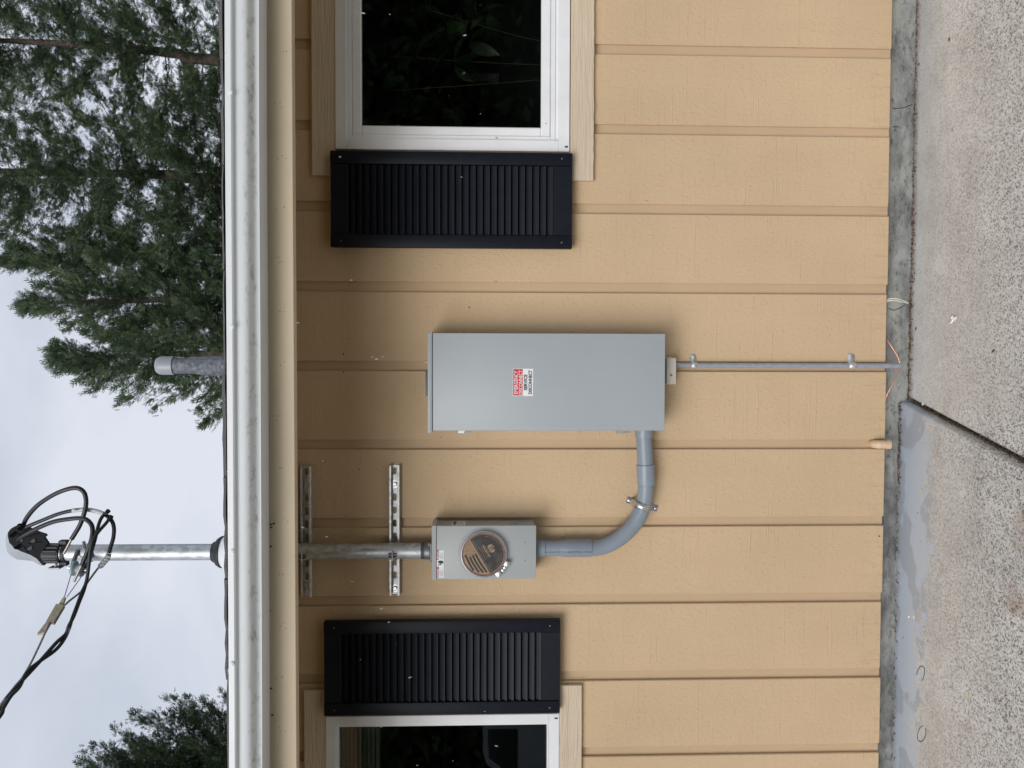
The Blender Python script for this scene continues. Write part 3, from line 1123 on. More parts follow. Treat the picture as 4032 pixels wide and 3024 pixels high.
def cov_arc(b_lim, r, n=40):
    """Part of the disc above the line b = b_lim."""
    a_lim = math.sqrt(r * r - b_lim * b_lim)
    t0, t1 = math.atan2(b_lim, -a_lim), math.atan2(b_lim, a_lim)
    if t0 < 0:
        t0 += 2 * math.pi
    t1 += 2 * math.pi
    return [(r * math.cos(t0 + (t1 - t0) * i / n), r * math.sin(t0 + (t1 - t0) * i / n)) for i in range(n + 1)]


MB().poly([cov(a_, b_, 0.0008) for a_, b_ in cov_arc(0.20, 0.915)]).build('printed_field', 'kraft_dark', cover)
for mnt in ([(-0.86, 0.14), (-0.62, -0.28), (-0.40, -0.12), (-0.22, -0.40), (0.0, -0.62), (0.12, -0.30), (-0.1, 0.0), (-0.4, 0.16)],
            [(0.16, -0.50), (0.40, -0.72), (0.62, -0.55), (0.72, -0.28), (0.55, -0.34), (0.42, -0.46), (0.3, -0.28)],
            [(0.44, 0.16), (0.52, -0.12), (0.70, -0.02), (0.86, 0.16)]):
    MB().poly([cov(a_, b_, 0.0011) for a_, b_ in mnt]).build('printed_mountain', 'kraft_mountain', cover)


def cov_text(t, a_, b_, h_, w_, mat='kraft', bold=0.0):
    lettering(t, mat, cover, lambda u, v_: cov(a_, b_, 0.0016) + e1 * u - e2 * v_, h_ * CR, w_ * CR, 'CENTER', bold)


cov_text('MILBANK', -0.05, -0.13, 0.105, 0.66, 'kraft', 0.02)
cov_text('POWERED BY YOU', -0.05, -0.05, 0.035, 0.60)
cov_text('www.milbankworks.com', -0.05, 0.045, 0.045, 0.70)
cov_text('Family-Owned | American Manufactured | Kansas City, MO', 0.0, 0.17, 0.06, 1.62)
# emblem: round badge cut by upright strokes
for seg in ([(-0.20, -0.50), (-0.17, -0.60), (-0.10, -0.64), (-0.10, -0.36), (-0.17, -0.40)],
            [(-0.075, -0.55), (-0.035, -0.55), (-0.035, -0.34), (-0.075, -0.35)],
            [(-0.005, -0.50), (0.035, -0.56), (0.07, -0.55), (0.07, -0.34), (0.03, -0.34), (0.03, -0.46), (0.0, -0.42)],
            [(-0.075, -0.645), (0.03, -0.64), (-0.02, -0.58), (-0.06, -0.58)],
            [(0.10, -0.36), (0.10, -0.63), (0.17, -0.58), (0.20, -0.50), (0.17, -0.41)]):
    MB().poly([cov(a_ - 0.05, b_ + 0.06, 0.0016) for a_, b_ in seg]).build('printed_emblem', 'kraft', cover)
# flag: stripes and stars
for (b0, a0, a1) in ((0.325, -0.20, 0.80), (0.475, -0.21, 0.73), (0.625, -0.20, 0.62), (0.775, -0.42, 0.42)):
    top, bot = [], []
    for i in range(9):
        a_ = a0 + (a1 - a0) * i / 8
        wv = 0.018 * math.sin(a_ * 4.5 + 0.6)
        top.append(cov(a_, b0 - 0.042 + wv, 0.0012))
        bot.append(cov(a_, b0 + 0.042 + wv, 0.0012))
    m = MB()
    for i in range(8):
        m.quad(top[i], top[i + 1], bot[i + 1], bot[i])
    m.build('printed_stripe', 'kraft_dark', cover)
st = MB()
for r_ in range(5):
    for q in range(7):
        a_ = -0.82 + q * 0.098 + (0.049 if r_ % 2 else 0)
        b_ = 0.30 + r_ * 0.088
        if a_ * a_ + b_ * b_ > 0.80:
            continue
        st.poly([cov(a_ + (0.030 if k % 2 == 0 else 0.015) * math.sin(math.pi * k / 5), b_ - (0.030 if k % 2 == 0 else 0.015) * math.cos(math.pi * k / 5), 0.0012) for k in range(10)])
st.build('printed_star', 'kraft_dark', cover)
# small rim lettering following the edge
def rim_text(t, ang0, ang1, rr, h_):
    span = (ang1 - ang0)
    L = abs(span) * rr * CR

    def pl(u, v_):
        a_ = ang0 + span * (u / L)
        r2 = rr + v_ / CR
        return cov(r2 * math.cos(a_), r2 * math.sin(a_), 0.0016)
    lettering(t, 'kraft', cover, pl, h_ * CR, L)


rim_text('REMOVE ONLY - FACTORY SEALED COVER', rad(215), rad(268), 0.82, 0.04)
rim_text('To make the connection visit the works online', rad(275), rad(368), 0.82, 0.04)

# warning decal on the meter front
def decal(parent, Xa, Xb, Ya, Yb, yy, mat, name='decal', lift=0.0003):
    p, q = P(Xa, Yb, yy), P(Xb, Ya, yy)        # p: top-left, q: bottom-right (upright)
    return MB().box(p.x, q.x, yy - lift, yy + 0.0002, q.z, p.z).build(name, mat, parent)


wd = decal(meter, 1720, 1747.6, 2166.8, 2273.5, -D - 0.0004, 'print_white', 'warning_decal', 0.0006)
for (Ya, Yb, t) in ((2232.5, 2273.3, 'DANGER'), (2167, 2205, 'PELIGRO')):
    decal(wd, 1720.3, 1728, Ya, Yb, -D - 0.0012, 'print_dark_red', 'red_band')
    p = P(1727, Yb - 7.5, -D - 0.0018)
    lettering(t, 'print_white', wd, lambda u, v_, p=p: p + Vector((u, 0, v_)), 0.0055, 0.0255, 'LEFT', 0.02)
    t0 = P(1727, Yb - 1.8, -D - 0.0018)
    MB().poly([t0, t0 + Vector((0.0058, 0, 0)), t0 + Vector((0.0029, 0, 0.0056))]).build('warning_triangle', 'print_white', wd)
    for i, f_ in enumerate((0.7, 0.9, 0.62, 0.5, 0.85, 0.8)):
        X = 1731 + i * 2.5
        decal(wd, X, X + 0.9, Yb - 3 - (Yb - Ya - 6) * f_, Yb - 4, -D - 0.0012, 'print_grey', 'text_line')


def wpt(x, y):                                 # crop pixel of the decal close-up -> point on the box
    return P(1700 + x / 11.85, 2150 + y / 11.85, -D - 0.0018)


MB().poly([wpt(*q) for q in ((280, 750), (330, 690), (470, 680), (545, 740), (545, 790), (470, 830), (400, 800), (310, 795))]).build('hand_symbol', 'print_black', wd)
MB().poly([wpt(*q) for q in ((270, 950), (345, 840), (375, 810), (440, 830), (440, 880), (405, 900), (370, 860), (300, 945))]).build('bolt_symbol', 'print_black', wd)
# rating decal on the right-hand side of the box
def side_decal(Xa, Xb, ya, yb, mat, xo=0.0):
    za_, zb_ = P(Xa, 2060, -0.06).z, P(Xb, 2060, -0.06).z
    return MB().box(mx1 - 0.0032 + xo, mx1 - 0.0022 + xo, ya, yb, zb_, za_).build('rating_decal', mat, meter)


side_decal(1780, 1832.5, -0.098, -0.018, 'print_white')
side_decal(1784, 1797, -0.085, -0.028, 'print_brown', 0.0006)
for i in range(6):
    side_decal(1801 + i * 5, 1802.6 + i * 5, -0.09, -0.025, 'print_grey', 0.0006)
side_decal(1722, 1747, -0.075, -0.03, 'print_grey', 0.0)
kz = P(2041, 2058, -0.06).z
for r_ in (0.034, 0.022, 0.012):
    MB().lathe((mx1 - 0.0035, -0.06, kz), (1, 0, 0), [(0, r_), (0.0022, r_ - 0.001), (0.0022, r_ - 0.004), (0.0008, r_ - 0.005)], 32, False).build('knockout', 'meter_grey', meter, 40)
# small rivets and a pressed emblem on the lower cover
for (X, Y) in ((2005.5, 2137), (2066, 2136.5), (2066, 2209)):
    p = P(X, Y, -D)
    MB().lathe(p, (0, -1, 0), [(-0.001, 0.0036), (0.0012, 0.0032), (0.0024, 0.0018)], 12).build('rivet', 'meter_grey', meter, 60)
# top hub for the mast and its band
hubx = avg(P(1690, 2133, -0.058).x, P(1690, 2205, -0.058).x)
MX, MY = hubx, -0.056
hz = mz1
hb = MB().box(hubx - 0.036, hubx + 0.036, MY - 0.033, MY + 0.035, hz + 0.0005, hz + 0.010, 0.003)
hub = hb.build('hub_plate', 'cast_grey', meter)
MB().lathe((hubx, MY, hz + 0.010), (0, 0, 1), [(0, 0.0325), (0.020, 0.0325), (0.022, 0.031)], 28).build('hub_collar', 'cast_grey', hub, 40)
for sx in (-0.030, 0.030):
    MB().lathe((hubx + sx, MY - 0.026, hz + 0.010), (0, 0, 1), [(0, 0.0045), (0.006, 0.0045), (0.007, 0.003)], 8).build('hub_screw', 'bright_steel', hub)

# ------------------------------------------------------------------ service mast
mast = thing('service_mast', 'galvanised service mast rising through the eave to a weatherhead', 'service mast', (MX, MY, hz + 0.03))
HEADX = P(215, 2178, MY)
TOPZ = P(190, 2178, MY).z
PR = 0.0302
MB().lathe((MX, MY, hz + 0.031), (0, 0, 1), [(0, PR), (0.03, PR), (0.5, PR), (0.9, PR), (1.2, PR), (TOPZ - hz - 0.031, PR)], 32).build('pipe', 'galvanised', mast, 40)
MB().lathe((MX, MY, hz + 0.0315), (0, 0, 1), [(0, PR + 0.0016), (0.0125, PR + 0.0016)], 32, False).build('tape_band', 'dark_band', mast, 40)
# roof boot: white cone and black rubber collar
zc = P(892, 2178, MY).z
zt = P(839, 2178, MY).z
bt = MB().lathe((MX, MY, roof_z(MY) + 0.004), (0, 0, 1), [(0, 0.13), (0.004, 0.125), (0.010, 0.083), (P(869, 2178, MY).z - roof_z(MY) - 0.004, 0.050)], 36, False)
boot = bt.build('roof_flashing', 'flashing_white', mast, 50)
z9 = P(872, 2178, MY).z
MB().lathe((MX, MY, z9), (0, 0, 1), [(-0.004, 0.060), (0.002, 0.0585), (0.013, 0.0515), (0.017, 0.046), (0.019, 0.0415), (zt - z9 - 0.006, 0.0395), (zt - z9, 0.036), (zt - z9, 0.030)], 36, False).build('boot_collar', 'rubber_black', mast, 40)

# weatherhead: black terminal plate with a pale domed hood behind it
K3 = 4.148
HY = MY - 0.045


def H(x, y, yy):                               # crop pixel of the weatherhead close-up
    return P(x / K3, 2000 + y / K3, yy)


outline = [(128, 470), (128, 400), (170, 345), (230, 305), (300, 282), (360, 280), (420, 298), (480, 330), (560, 368), (640, 400), (735, 430), (755, 455),
           (720, 485), (750, 530), (785, 580), (700, 690), (660, 840), (735, 925), (690, 935), (600, 830), (500, 770), (330, 705), (220, 640), (150, 570)]


def tilt_y(x, y):                              # the plate leans: its open end is nearer the viewer
    return HY - 0.020 + 0.00009 * (x - 450) - 0.00008 * (600 - y)


m = MB()
fr_ = [m.bm.verts.new(H(x, y, tilt_y(x, y))) for x, y in outline]
bk_ = [m.bm.verts.new(H(x, y, tilt_y(x, y)) + Vector((0, 0.012, 0))) for x, y in outline]
m.bm.faces.new(fr_)
m.bm.faces.new(list(reversed(bk_)))
for i in range(len(outline)):
    j = (i + 1) % len(outline)
    m.bm.faces.new((fr_[i], bk_[i], bk_[j], fr_[j]))
wh = m.build('weatherhead', 'plastic_black', mast)
# knock-out discs and the wire holes
for (x, y, r_) in ((533, 530, 0.0095), (478, 652, 0.0095), (345, 520, 0.007)):
    p = H(x, y, tilt_y(x, y) - 0.001)
    MB().lathe(p, (0.05, -1, -0.1), [(0, r_), (0.0006, r_ - 0.0003)], 18).build('knockout', 'plastic_black', wh, 40)
for (x, y) in ((200, 420), (275, 620), (330, 310)):
    p = H(x, y, tilt_y(x, y) - 0.0006)
    MB().lathe(p, (0.05, -1, -0.1), [(0, 0.0132), (0.0003, 0.0132)], 18).build('wire_hole', 'void_black', wh)
# ribs on the plate
for (xa, ya, xb, yb) in ((460, 590, 660, 560), (380, 640, 460, 740), (470, 470, 640, 420), (300, 440, 440, 470)):
    MB().tube([H(xa, ya, tilt_y(xa, ya) - 0.001), H(xb, yb, tilt_y(xb, yb) - 0.001)], 0.0022, 6).build('rib', 'plastic_black', wh)
hood_o = [(128, 460), (128, 400), (170, 345), (230, 305), (300, 285), (380, 285), (460, 322), (560, 372), (660, 440), (720, 600), (735, 800), (740, 935), (690, 935), (600, 830), (500, 770), (330, 705), (220, 640), (150, 570)]
ctr = (430, 640)
m = MB()
rings = []
for k in range(8):
    th = k / 7 * math.pi / 2 * 0.86
    cs, sn = math.cos(th), math.sin(th)
    row = []
    for (x, y) in hood_o:
        wgt = min(1.0, max(0.0, (740 - x) / 330.0)) ** 0.7     # the hood tapers towards the pipe clamp
        qx = ctr[0] + (x - ctr[0]) * (cs ** 0.32) - 95 * sn * wgt * (1 if x < 500 else 0.6)
        qy = ctr[1] + (y - ctr[1]) * (cs ** 0.32) + 165 * sn * wgt
        row.append(m.bm.verts.new(H(qx, qy, tilt_y(x, y) + 0.006 + 0.085 * sn)))
    rings.append(row)
for k in range(7):
    for i in range(len(hood_o)):
        j = (i + 1) % len(hood_o)
        m.bm.faces.new((rings[k][i], rings[k][j], rings[k + 1][j], rings[k + 1][i]))
cen = m.bm.verts.new(sum((v_.co for v_ in rings[-1]), Vector()) / len(rings[-1]) + Vector((-0.002, 0.006, 0.001)))
for i in range(len(hood_o)):
    m.bm.faces.new((rings[-1][i], rings[-1][(i + 1) % len(hood_o)], cen))
m.build('hood', 'cap_grey', wh, 70)
# neck clamping the head to the pipe
zb_, zt_ = H(905, 700, HY).z, H(640, 700, HY).z
MB().lathe((MX, MY, zb_), (0, 0, 1), [(0, PR + 0.001), (0, PR + 0.0055), (zt_ - zb_, PR + 0.0065), (zt_ - zb_, 0.01)], 28, False).build('neck', 'plastic_black', wh, 40)
for k in range(7):
    a_ = math.pi * (1.12 + 0.126 * k)
    cx_, cy_ = MX + math.cos(a_) * (PR + 0.006), MY + math.sin(a_) * (PR + 0.006)
    MB().box(cx_ - 0.0022, cx_ + 0.0022, cy_ - 0.003, cy_ + 0.003, zb_ + 0.004, zt_ - 0.006).build('rib', 'plastic_black', wh)
zc_ = H(985, 700, HY).z
MB().lathe((MX, MY, zc_ - 0.002), (0, 0, 1), [(0, PR + 0.001), (0, PR + 0.0045), (0.012, PR + 0.0045), (0.012, PR + 0.001)], 28, False).build('clamp_band', 'plastic_black', wh, 40)
for sx in (1, -1):
    MB().box(MX + sx * (PR + 0.002), MX + sx * (PR + 0.018), MY - 0.012, MY + 0.012, zc_ - 0.004, zc_ + 0.026, 0.002).build('clamp_ear', 'plastic_black', wh)
zs = H(840, 920, HY).z
MB().tube([(MX - PR - 0.006, MY - 0.014, zs), (MX - PR - 0.022, MY - 0.016, zs)], 0.0055, 8).build('clamp_bolt', 'bright_steel', wh, 40)
MB().box(MX - PR - 0.024, MX - PR - 0.018, MY - 0.030, MY + 0.004, zs - 0.020, zs + 0.022, 0.001).build('clamp_bolt', 'cast_grey', wh)

# ------------------------------------------------------------------ clevis and spool insulator on the mast
IY = MY - 0.075
ins = thing('spool_insulator', 'grey porcelain spool insulator in a clevis on the mast', 'insulator', P(308, 2220, IY))
sc_ = P(308, 2240, IY)
axis = (P(288, 2238, IY) - P(330, 2244, IY)).normalized()
MB().lathe(sc_ - axis * 0.020, axis, [(0, 0.010), (0.001, 0.026), (0.006, 0.0285), (0.011, 0.026), (0.015, 0.019), (0.020, 0.0165), (0.025, 0.019), (0.029, 0.026), (0.034, 0.0285), (0.039, 0.026), (0.040, 0.010)], 28).build('spool', 'porcelain', ins, 60)
MB().tube([sc_ - axis * 0.040, sc_ + axis * 0.036], 0.0055, 10).build('pin', 'bright_steel', ins, 40)
for s_ in (-0.026, 0.026):
    a_ = sc_ + axis * s_
    m = MB()
    pts = [(a_ + Vector((-0.012, 0, 0))), a_ + Vector((0.02, 0.02, 0)), a_ + Vector((0.052, 0.05, 0))]
    m.tube(smooth_path(pts, 4), [0.008] * 9, 8)
    m.build('clevis_arm', 'cast_grey', ins, 50)
MB().lathe((MX, MY, sc_.z - 0.014), (0, 0, 1), [(0, PR + 0.0005), (0, PR + 0.004), (0.028, PR + 0.004), (0.028, PR + 0.0005)], 28, False).build('mast_band', 'galvanised', ins, 40)
MB().tube([(MX + 0.026, MY - 0.030, sc_.z), (MX + 0.050, MY - 0.034, sc_.z)], 0.006, 8).build('band_bolt', 'cast_grey', ins, 40)

# ------------------------------------------------------------------ overhead wires
K1 = 2.370


def W(x, y, yy):
    return P(x / K1, 1800 + y / K1, yy)


def W2(x, y, yy):
    return P(x / 1.7015, 2300 + y / 1.7015, yy)


def wire(name, label, pts, r, mat, group=None, cat='wire'):
    path = smooth_path(pts, 8)
    o = MB().tube(path, r, 10).build(name, mat, None, 60)
    return set_props(o, label, cat, group)


GW = 'service wires at the weatherhead'
y0 = HY - 0.045
# loop A: outermost
la_ = [(205, 668, HY - 0.02), (250, 566, y0), (345, 455, y0 - .02), (475, 365, y0 - .04), (600, 308, y0 - .05), (710, 287, y0 - .05), (778, 322, y0 - .05), (803, 400, y0 - .05), (793, 500, y0 - .05),
       (750, 625, y0 - .05), (705, 705, y0 - .05), (667, 765, y0 - .05)]
wa = wire('service_wire', 'thick black service wire, outermost loop with a bare end', [W(*p) for p in la_], 0.0080, 'cable_black', GW)
MB().tube([W(672, 756, y0 - .05), W(640, 815, y0 - .05), W(594, 903, y0 - .05)], 0.0048, 10).build('bare_end', 'wire_strand', wa, 60)
# loop C: innermost, ends bare
lc = [(135, 805, HY - 0.015), (195, 745, y0), (345, 665, y0 - .02), (500, 603, y0 - .035), (650, 577, y0 - .045), (740, 570, y0 - .05), (808, 585, y0 - .055), (857, 640, y0 - .06), (862, 725, y0 - .065),
      (838, 820, y0 - .07), (800, 920, y0 - .07), (762, 1010, y0 - .07)]
wc = wire('service_wire', 'thick black service wire, inner loop ending bare over the insulator', [W(*p) for p in lc], 0.0080, 'cable_black', GW)
MB().tube([W(765, 1000, y0 - .07), W(735, 1065, y0 - .07), W(690, 1160, y0 - .07)], 0.0050, 10).build('bare_end', 'wire_strand', wc, 60)
# loop B: neutral, white-taped, ends in a connector
lb = [(150, 710, HY - 0.015), (240, 655, y0), (395, 590, y0 - .01), (540, 532, y0 - .02), (680, 498, y0 - .03), (800, 489, y0 - .03), (900, 505, y0 - .03), (985, 540, y0 - .03), (1040, 590, y0 - .035), (1063, 660, y0 - .04),
      (1058, 750, y0 - .045), (1035, 830, y0 - .05), (1018, 895, y0 - .055)]
wb = wire('service_wire', 'neutral service wire wrapped in a white band, in a grey connector', [W(*p) for p in lb], 0.0069, 'cable_black', GW)
MB().tube(smooth_path([W(678, 498, y0 - .03), W(800, 489, y0 - .03), W(900, 505, y0 - .03), W(965, 529, y0 - .03)], 6), 0.0077, 10).build('white_band', 'tape_white', wb, 60)
cn = MB().tube([W(1016, 900, y0 - .055), W(1000, 945, y0 - .06), W(940, 1015, y0 - .06), W(925, 1030, y0 - .06)], [0.009, 0.0105, 0.0105, 0.006], 10)
for i in range(4):
    x_, y_ = 1010 - i * 18, 925 + i * 24
    cn.tube([W(x_ - 16, y_ - 6, y0 - .068), W(x_ + 22, y_ + 10, y0 - .066)], 0.0042, 6)
cn.build('connector', 'cap_grey', wb, 40)
# drop: two insulated conductors and the bare messenger, running out to the street pole
ld = [(1000, 510, y0 - .035), (945, 570, y0 - .05), (912, 660, y0 - .07), (890, 760, y0 - .085), (860, 860, y0 - .09), (834, 950, y0 - .09), (822, 1060, y0 - .095), (808, 1150, y0 - .10), (780, 1250, y0 - .12), (740, 1350, y0 - .15), (690, 1480, y0 - .19), (640, 1580, y0 - .22)]
le = [(1028, 565, y0 - .045), (985, 622, y0 - .06), (920, 695, y0 - .085), (868, 775, y0 - .10), (842, 880, y0 - .105), (830, 1000, y0 - .108), (806, 1160, y0 - .115), (764, 1260, y0 - .13), (724, 1370, y0 - .16), (672, 1510, y0 - .20), (648, 1590, y0 - .225)]
td = [(440, 335, y0 - .32), (378, 392, y0 - .36), (278, 505, y0 - .43), (200, 590, y0 - .48), (130, 665, y0 - .53), (60, 745, y0 - .58), (0, 825, y0 - .62), (-200, 1100, y0 - .80), (-900, 1950, y0 - 1.4), (-2000, 3100, y0 - 2.5)]
te = [(432, 365, y0 - .33), (370, 443, y0 - .38), (262, 520, y0 - .44), (180, 590, y0 - .49), (128, 690, y0 - .54), (72, 750, y0 - .585), (22, 830, y0 - .63), (-5, 890, y0 - .65), (-200, 1120, y0 - .80), (-900, 1970, y0 - 1.4), (-2000, 3110, y0 - 2.5)]
GD = 'overhead drop wires'
wd_ = wire('drop_wire', 'black overhead drop wire, upper of the twisted pair', [W(*p) for p in ld] + [W2(*p) for p in td], 0.0060, 'cable_black', GD)
we_ = wire('drop_wire', 'black overhead drop wire, lower of the twisted pair', [W(*p) for p in le] + [W2(*p) for p in te], 0.0058, 'cable_black', GD)
for (o, a_, b_) in ((wd_, (985, 528), (1012, 500)), (we_, (1010, 590), (1040, 552))):
    MB().tube([W(*a_, y0 - .05), W(*b_, y0 - .035)], [0.0068, 0.0085], 10).build('crimp_sleeve', 'cable_black', o, 40)
lm = [(928, 1020, y0 - .06), (885, 1075, y0 - .07), (820, 1165, y0 - .09), (770, 1240, y0 - .11), (720, 1285, y0 - .13), (655, 1335, y0 - .15), (598, 1385, y0 - .165)]
tm = [(330, 255, y0 - .30), (298, 335, y0 - .34), (250, 440, y0 - .40), (203, 535, y0 - .46), (150, 625, y0 - .51), (95, 690, y0 - .55), (30, 780, y0 - .60), (-200, 1090, y0 - .80), (-900, 1940, y0 - 1.4), (-2000, 3095, y0 - 2.5)]
wm = wire('messenger_wire', 'bare stranded messenger wire from the connector to the tan clamp', [W(*p) for p in lm], 0.0036, 'wire_strand')
wm2 = wire('messenger_wire', 'bare messenger wire running from the tan clamp out with the drop', [W2(*p) for p in tm], 0.0032, 'wire_strand')
# wedge clamp with its bail
cp = [W(600, 1320, y0 - .17), W(560, 1400, y0 - .19), W(480, 1530, y0 - .24), W(385, 1650, y0 - .29)]
clamp = thing('wedge_clamp', 'weathered tan wedge clamp gripping the overhead messenger wire', 'clamp', cp[1])


def bar(p, q, w_, t_, name, mat, parent):
    d = (q - p)
    L = d.length
    d.normalize()
    s_ = Vector((0, 1, 0)).cross(d).normalized()
    n2 = d.cross(s_)
    m = MB()
    c8 = []
    for a_, ww in ((p, w_[0]), (q, w_[1])):
        for (i, j) in ((-1, -1), (1, -1), (1, 1), (-1, 1)):
            c8.append(m.bm.verts.new(a_ + s_ * i * ww + n2 * j * t_))
    for f in ((0, 1, 2, 3), (7, 6, 5, 4), (0, 4, 5, 1), (1, 5, 6, 2), (2, 6, 7, 3), (3, 7, 4, 0)):
        m.bm.faces.new([c8[i] for i in f])
    return m.build(name, mat, parent)


bar(W(605, 1310, y0 - .17), W(560, 1400, y0 - .19), (0.0035, 0.0075), 0.006, 'jaw', 'clamp_tan', clamp)
bar(W(566, 1385, y0 - .19), W(470, 1550, y0 - .24), (0.0135, 0.0125), 0.008, 'body', 'clamp_tan', clamp)
bar(W(455, 1545, y0 - .24), W(385, 1650, y0 - .29), (0.0085, 0.0125), 0.004, 'tail', 'clamp_tan', clamp)
for (a_, b_) in (((662, 1100), (600, 1308)), ((757, 1118), (625, 1305))):
    MB().tube([W(*a_, IY - 0.02), W(*b_, y0 - .17)], 0.0016, 6).build('bail_wire', 'wire_blue', clamp)

# ------------------------------------------------------------------ strut channels and pipe clamps
def strut(Xa, Xb, Ya, Yb, label):
    d = 0.025
    yf = -d
    p, q = P(avg(Xa[0], Xb[0]), Ya, yf), P(avg(Xa[1], Xb[1]), Yb, yf)
    xr, xl = p.x, q.x
    zc_ = avg(p.z, q.z)
    w2 = 0.0206
    root = thing('strut_channel', label, 'strut channel', (avg(xl, xr), 0, zc_), 'slotted strut channels holding the mast')
    L = xr - xl
    # back plate with slots
    m = MB()
    pitch, sl, sw = 0.0508, 0.0286, 0.0072
    n = 10
    x0_ = xl + (L - pitch * (n - 1)) / 2
    cells = []
    hw = w2 - 0.002
    yb = -0.0030
    edge = xl
    fs = []
    for i in range(n):
        cx = x0_ + i * pitch
        a_, b_ = (xl if i == 0 else cx - pitch / 2), (xr if i == n - 1 else cx + pitch / 2)
        # outer rectangle and inner slot as a ring of quads
        outer, inner = [], []
        for k in range(16):
            t = 2 * math.pi * (k + 0.5) / 16
            co, si = math.cos(t), math.sin(t)
            ix = cx + (sl / 2 - sw) * (1 if co > 0 else -1) + sw * co
            iz = zc_ + sw * si
            s_ = max(abs(co) / 1.0, abs(si) / 1.0)
            ox = cx + (co / s_) * ((b_ - cx) if co > 0 else (cx - a_))
            oz = zc_ + (si / s_) * hw
            inner.append((ix, iz))
            outer.append((ox, oz))
        vi = [m.bm.verts.new((x, yb, z)) for x, z in inner]
        vo = [m.bm.verts.new((x, yb, z)) for x, z in outer]
        vb = [m.bm.verts.new((x, yb + 0.0026, z)) for x, z in inner]
        for k in range(16):
            j = (k + 1) % 16
            m.bm.faces.new((vo[k], vo[j], vi[j], vi[k]))
            m.bm.faces.new((vi[k], vi[j], vb[j], vb[k]))
    plate = m.build('web', 'galvanised_strut', root)
    for s_ in (1, -1):
        m = MB()
        za_ = zc_ + s_ * w2
        pr = [(0.0, za_), (-d + 0.002, za_), (-d, za_ - s_ * 0.002), (-d, za_ - s_ * 0.0085), (-d + 0.002, za_ - s_ * 0.0095), (-d + 0.007, za_ - s_ * 0.0095), (-d + 0.007, za_ - s_ * 0.0075),
              (-d + 0.003, za_ - s_ * 0.0072), (-d + 0.003, za_ - s_ * 0.0026), (-0.0, za_ - s_ * 0.0024)]
        A = [m.bm.verts.new((xl, y_, z_)) for y_, z_ in pr]
        B = [m.bm.verts.new((xr, y_, z_)) for y_, z_ in pr]
        for k in range(len(pr)):
            j = (k + 1) % len(pr)
            m.bm.faces.new((A[k], A[j], B[j], B[k]))
        m.bm.faces.new(A)
        m.bm.faces.new(list(reversed(B)))
        m.build('flange', 'galvanised_strut', root, 30)
    for i in (n - 2, 0):
        cx = x0_ + i * pitch
        wsh = MB().lathe((cx, yb - 0.0003, zc_), (0, -1, 0), [(0, 0.0165), (0.0018, 0.0162)], 24).build('washer', 'bright_steel', root, 40)
        MB().lathe((cx, yb - 0.002, zc_), (0, -1, 0), [(0, 0.0088), (0.0062, 0.0088), (0.0072, 0.0070)], 6).build('bolt_head', 'bright_steel', wsh)
    # pipe clamp holding the mast
    pc = thing('pipe_clamp', label.split(',')[0].replace('slotted strut channel', 'steel pipe clamp on the strut') + ', round the mast', 'pipe clamp', (MX, MY, zc_), 'pipe clamps round the mast')
    MB().lathe((MX, MY, zc_ - 0.016), (0, 0, 1), [(0, PR + 0.0003), (0, PR + 0.002), (0.032, PR + 0.002), (0.032, PR + 0.0003)], 32, False).build('strap', 'galvanised', pc, 40)
    for s_, mt in ((0.003, 'cast_grey'), (-0.009, 'cast_grey')):
        MB().box(MX + s_ - 0.001 - 0.006, MX + s_ + 0.001 - 0.006, MY - PR - 0.017, MY - PR + 0.003, zc_ - 0.016, zc_ + 0.016, 0.0005).build('clamp_ear', mt, pc)
    MB().tube([(MX - 0.028, MY - PR - 0.010, zc_ - 0.001), (MX + 0.006, MY - PR - 0.010, zc_ - 0.001)], 0.0036, 8).build('clamp_bolt', 'bright_steel', pc, 40)
    return root


strut((1179, 1186), (1221, 1227), 1836, 2351.5, 'slotted strut channel in the shade right under the eave, behind the mast')
strut((1530.5, 1535.5), (1570, 1574), 1833.3, 2345.4, 'slotted strut channel lower on the wall, midway to the meter')

# ------------------------------------------------------------------ breaker panel
PD = 0.15
ax1, ax0 = P(2150, 1312.5, -PD).x, P(2150, 1696, -PD).x
az1, az0 = P(1684, 1500, -PD).z, P(2618.5, 1500, -PD).z
pan = thing('breaker_panel', 'large grey outdoor breaker panel with emergency disconnect sticker', 'breaker panel', (avg(ax0, ax1), 0, az0))
hh = 0.0165
MB().box(ax0 + 0.004, ax1 - 0.004, -PD + 0.014, -0.0006, az0 + 0.004, az1 - 0.002, 0.002).build('enclosure', 'enclosure_grey', pan)
MB().box(ax0, ax1, -PD, -PD + 0.0135, az0, az1 - hh - 0.0018, 0.003, 2).build('door', 'enclosure_grey', pan, 40)
MB().box(ax0 - 0.008, ax1 + 0.0015, -PD - 0.003, -0.0004, az1 - hh, az1, 0.002, 2).build('rain_hood', 'enclosure_grey', pan, 40)
k_ = MB().box(P(1680, 1558, -0.09).x, P(1680, 1456, -0.09).x, -0.135, -0.045, az1 + 0.0005, az1 + 0.0095, 0.0035, 2)
k_.build('closure_plate', 'plate_dark', pan, 40)
for (Xa, Xb, Xc) in ((1803, 1830, 1862), (2427, 2455, 2484)):
    yy = -PD + 0.03
    z1_, z2_, z3_ = P(Xa, 1700, yy).z, P(Xb, 1700, yy).z, P(Xc, 1700, yy).z
    x_ = ax0
    h_ = MB().box(x_ - 0.0125, x_ - 0.0005, yy - 0.008, yy + 0.008, z2_, z1_, 0.001).build('hasp', 'bright_steel', pan)
    MB().tube(smooth_path([(x_ - 0.008, yy, z2_ + 0.006), (x_ - 0.0085, yy, z3_ + 0.012), (x_ - 0.006, yy, z3_ + 0.003), (x_ + 0.004, yy, z3_)], 5), 0.0022, 8).build('staple', 'bright_steel', h_, 50)
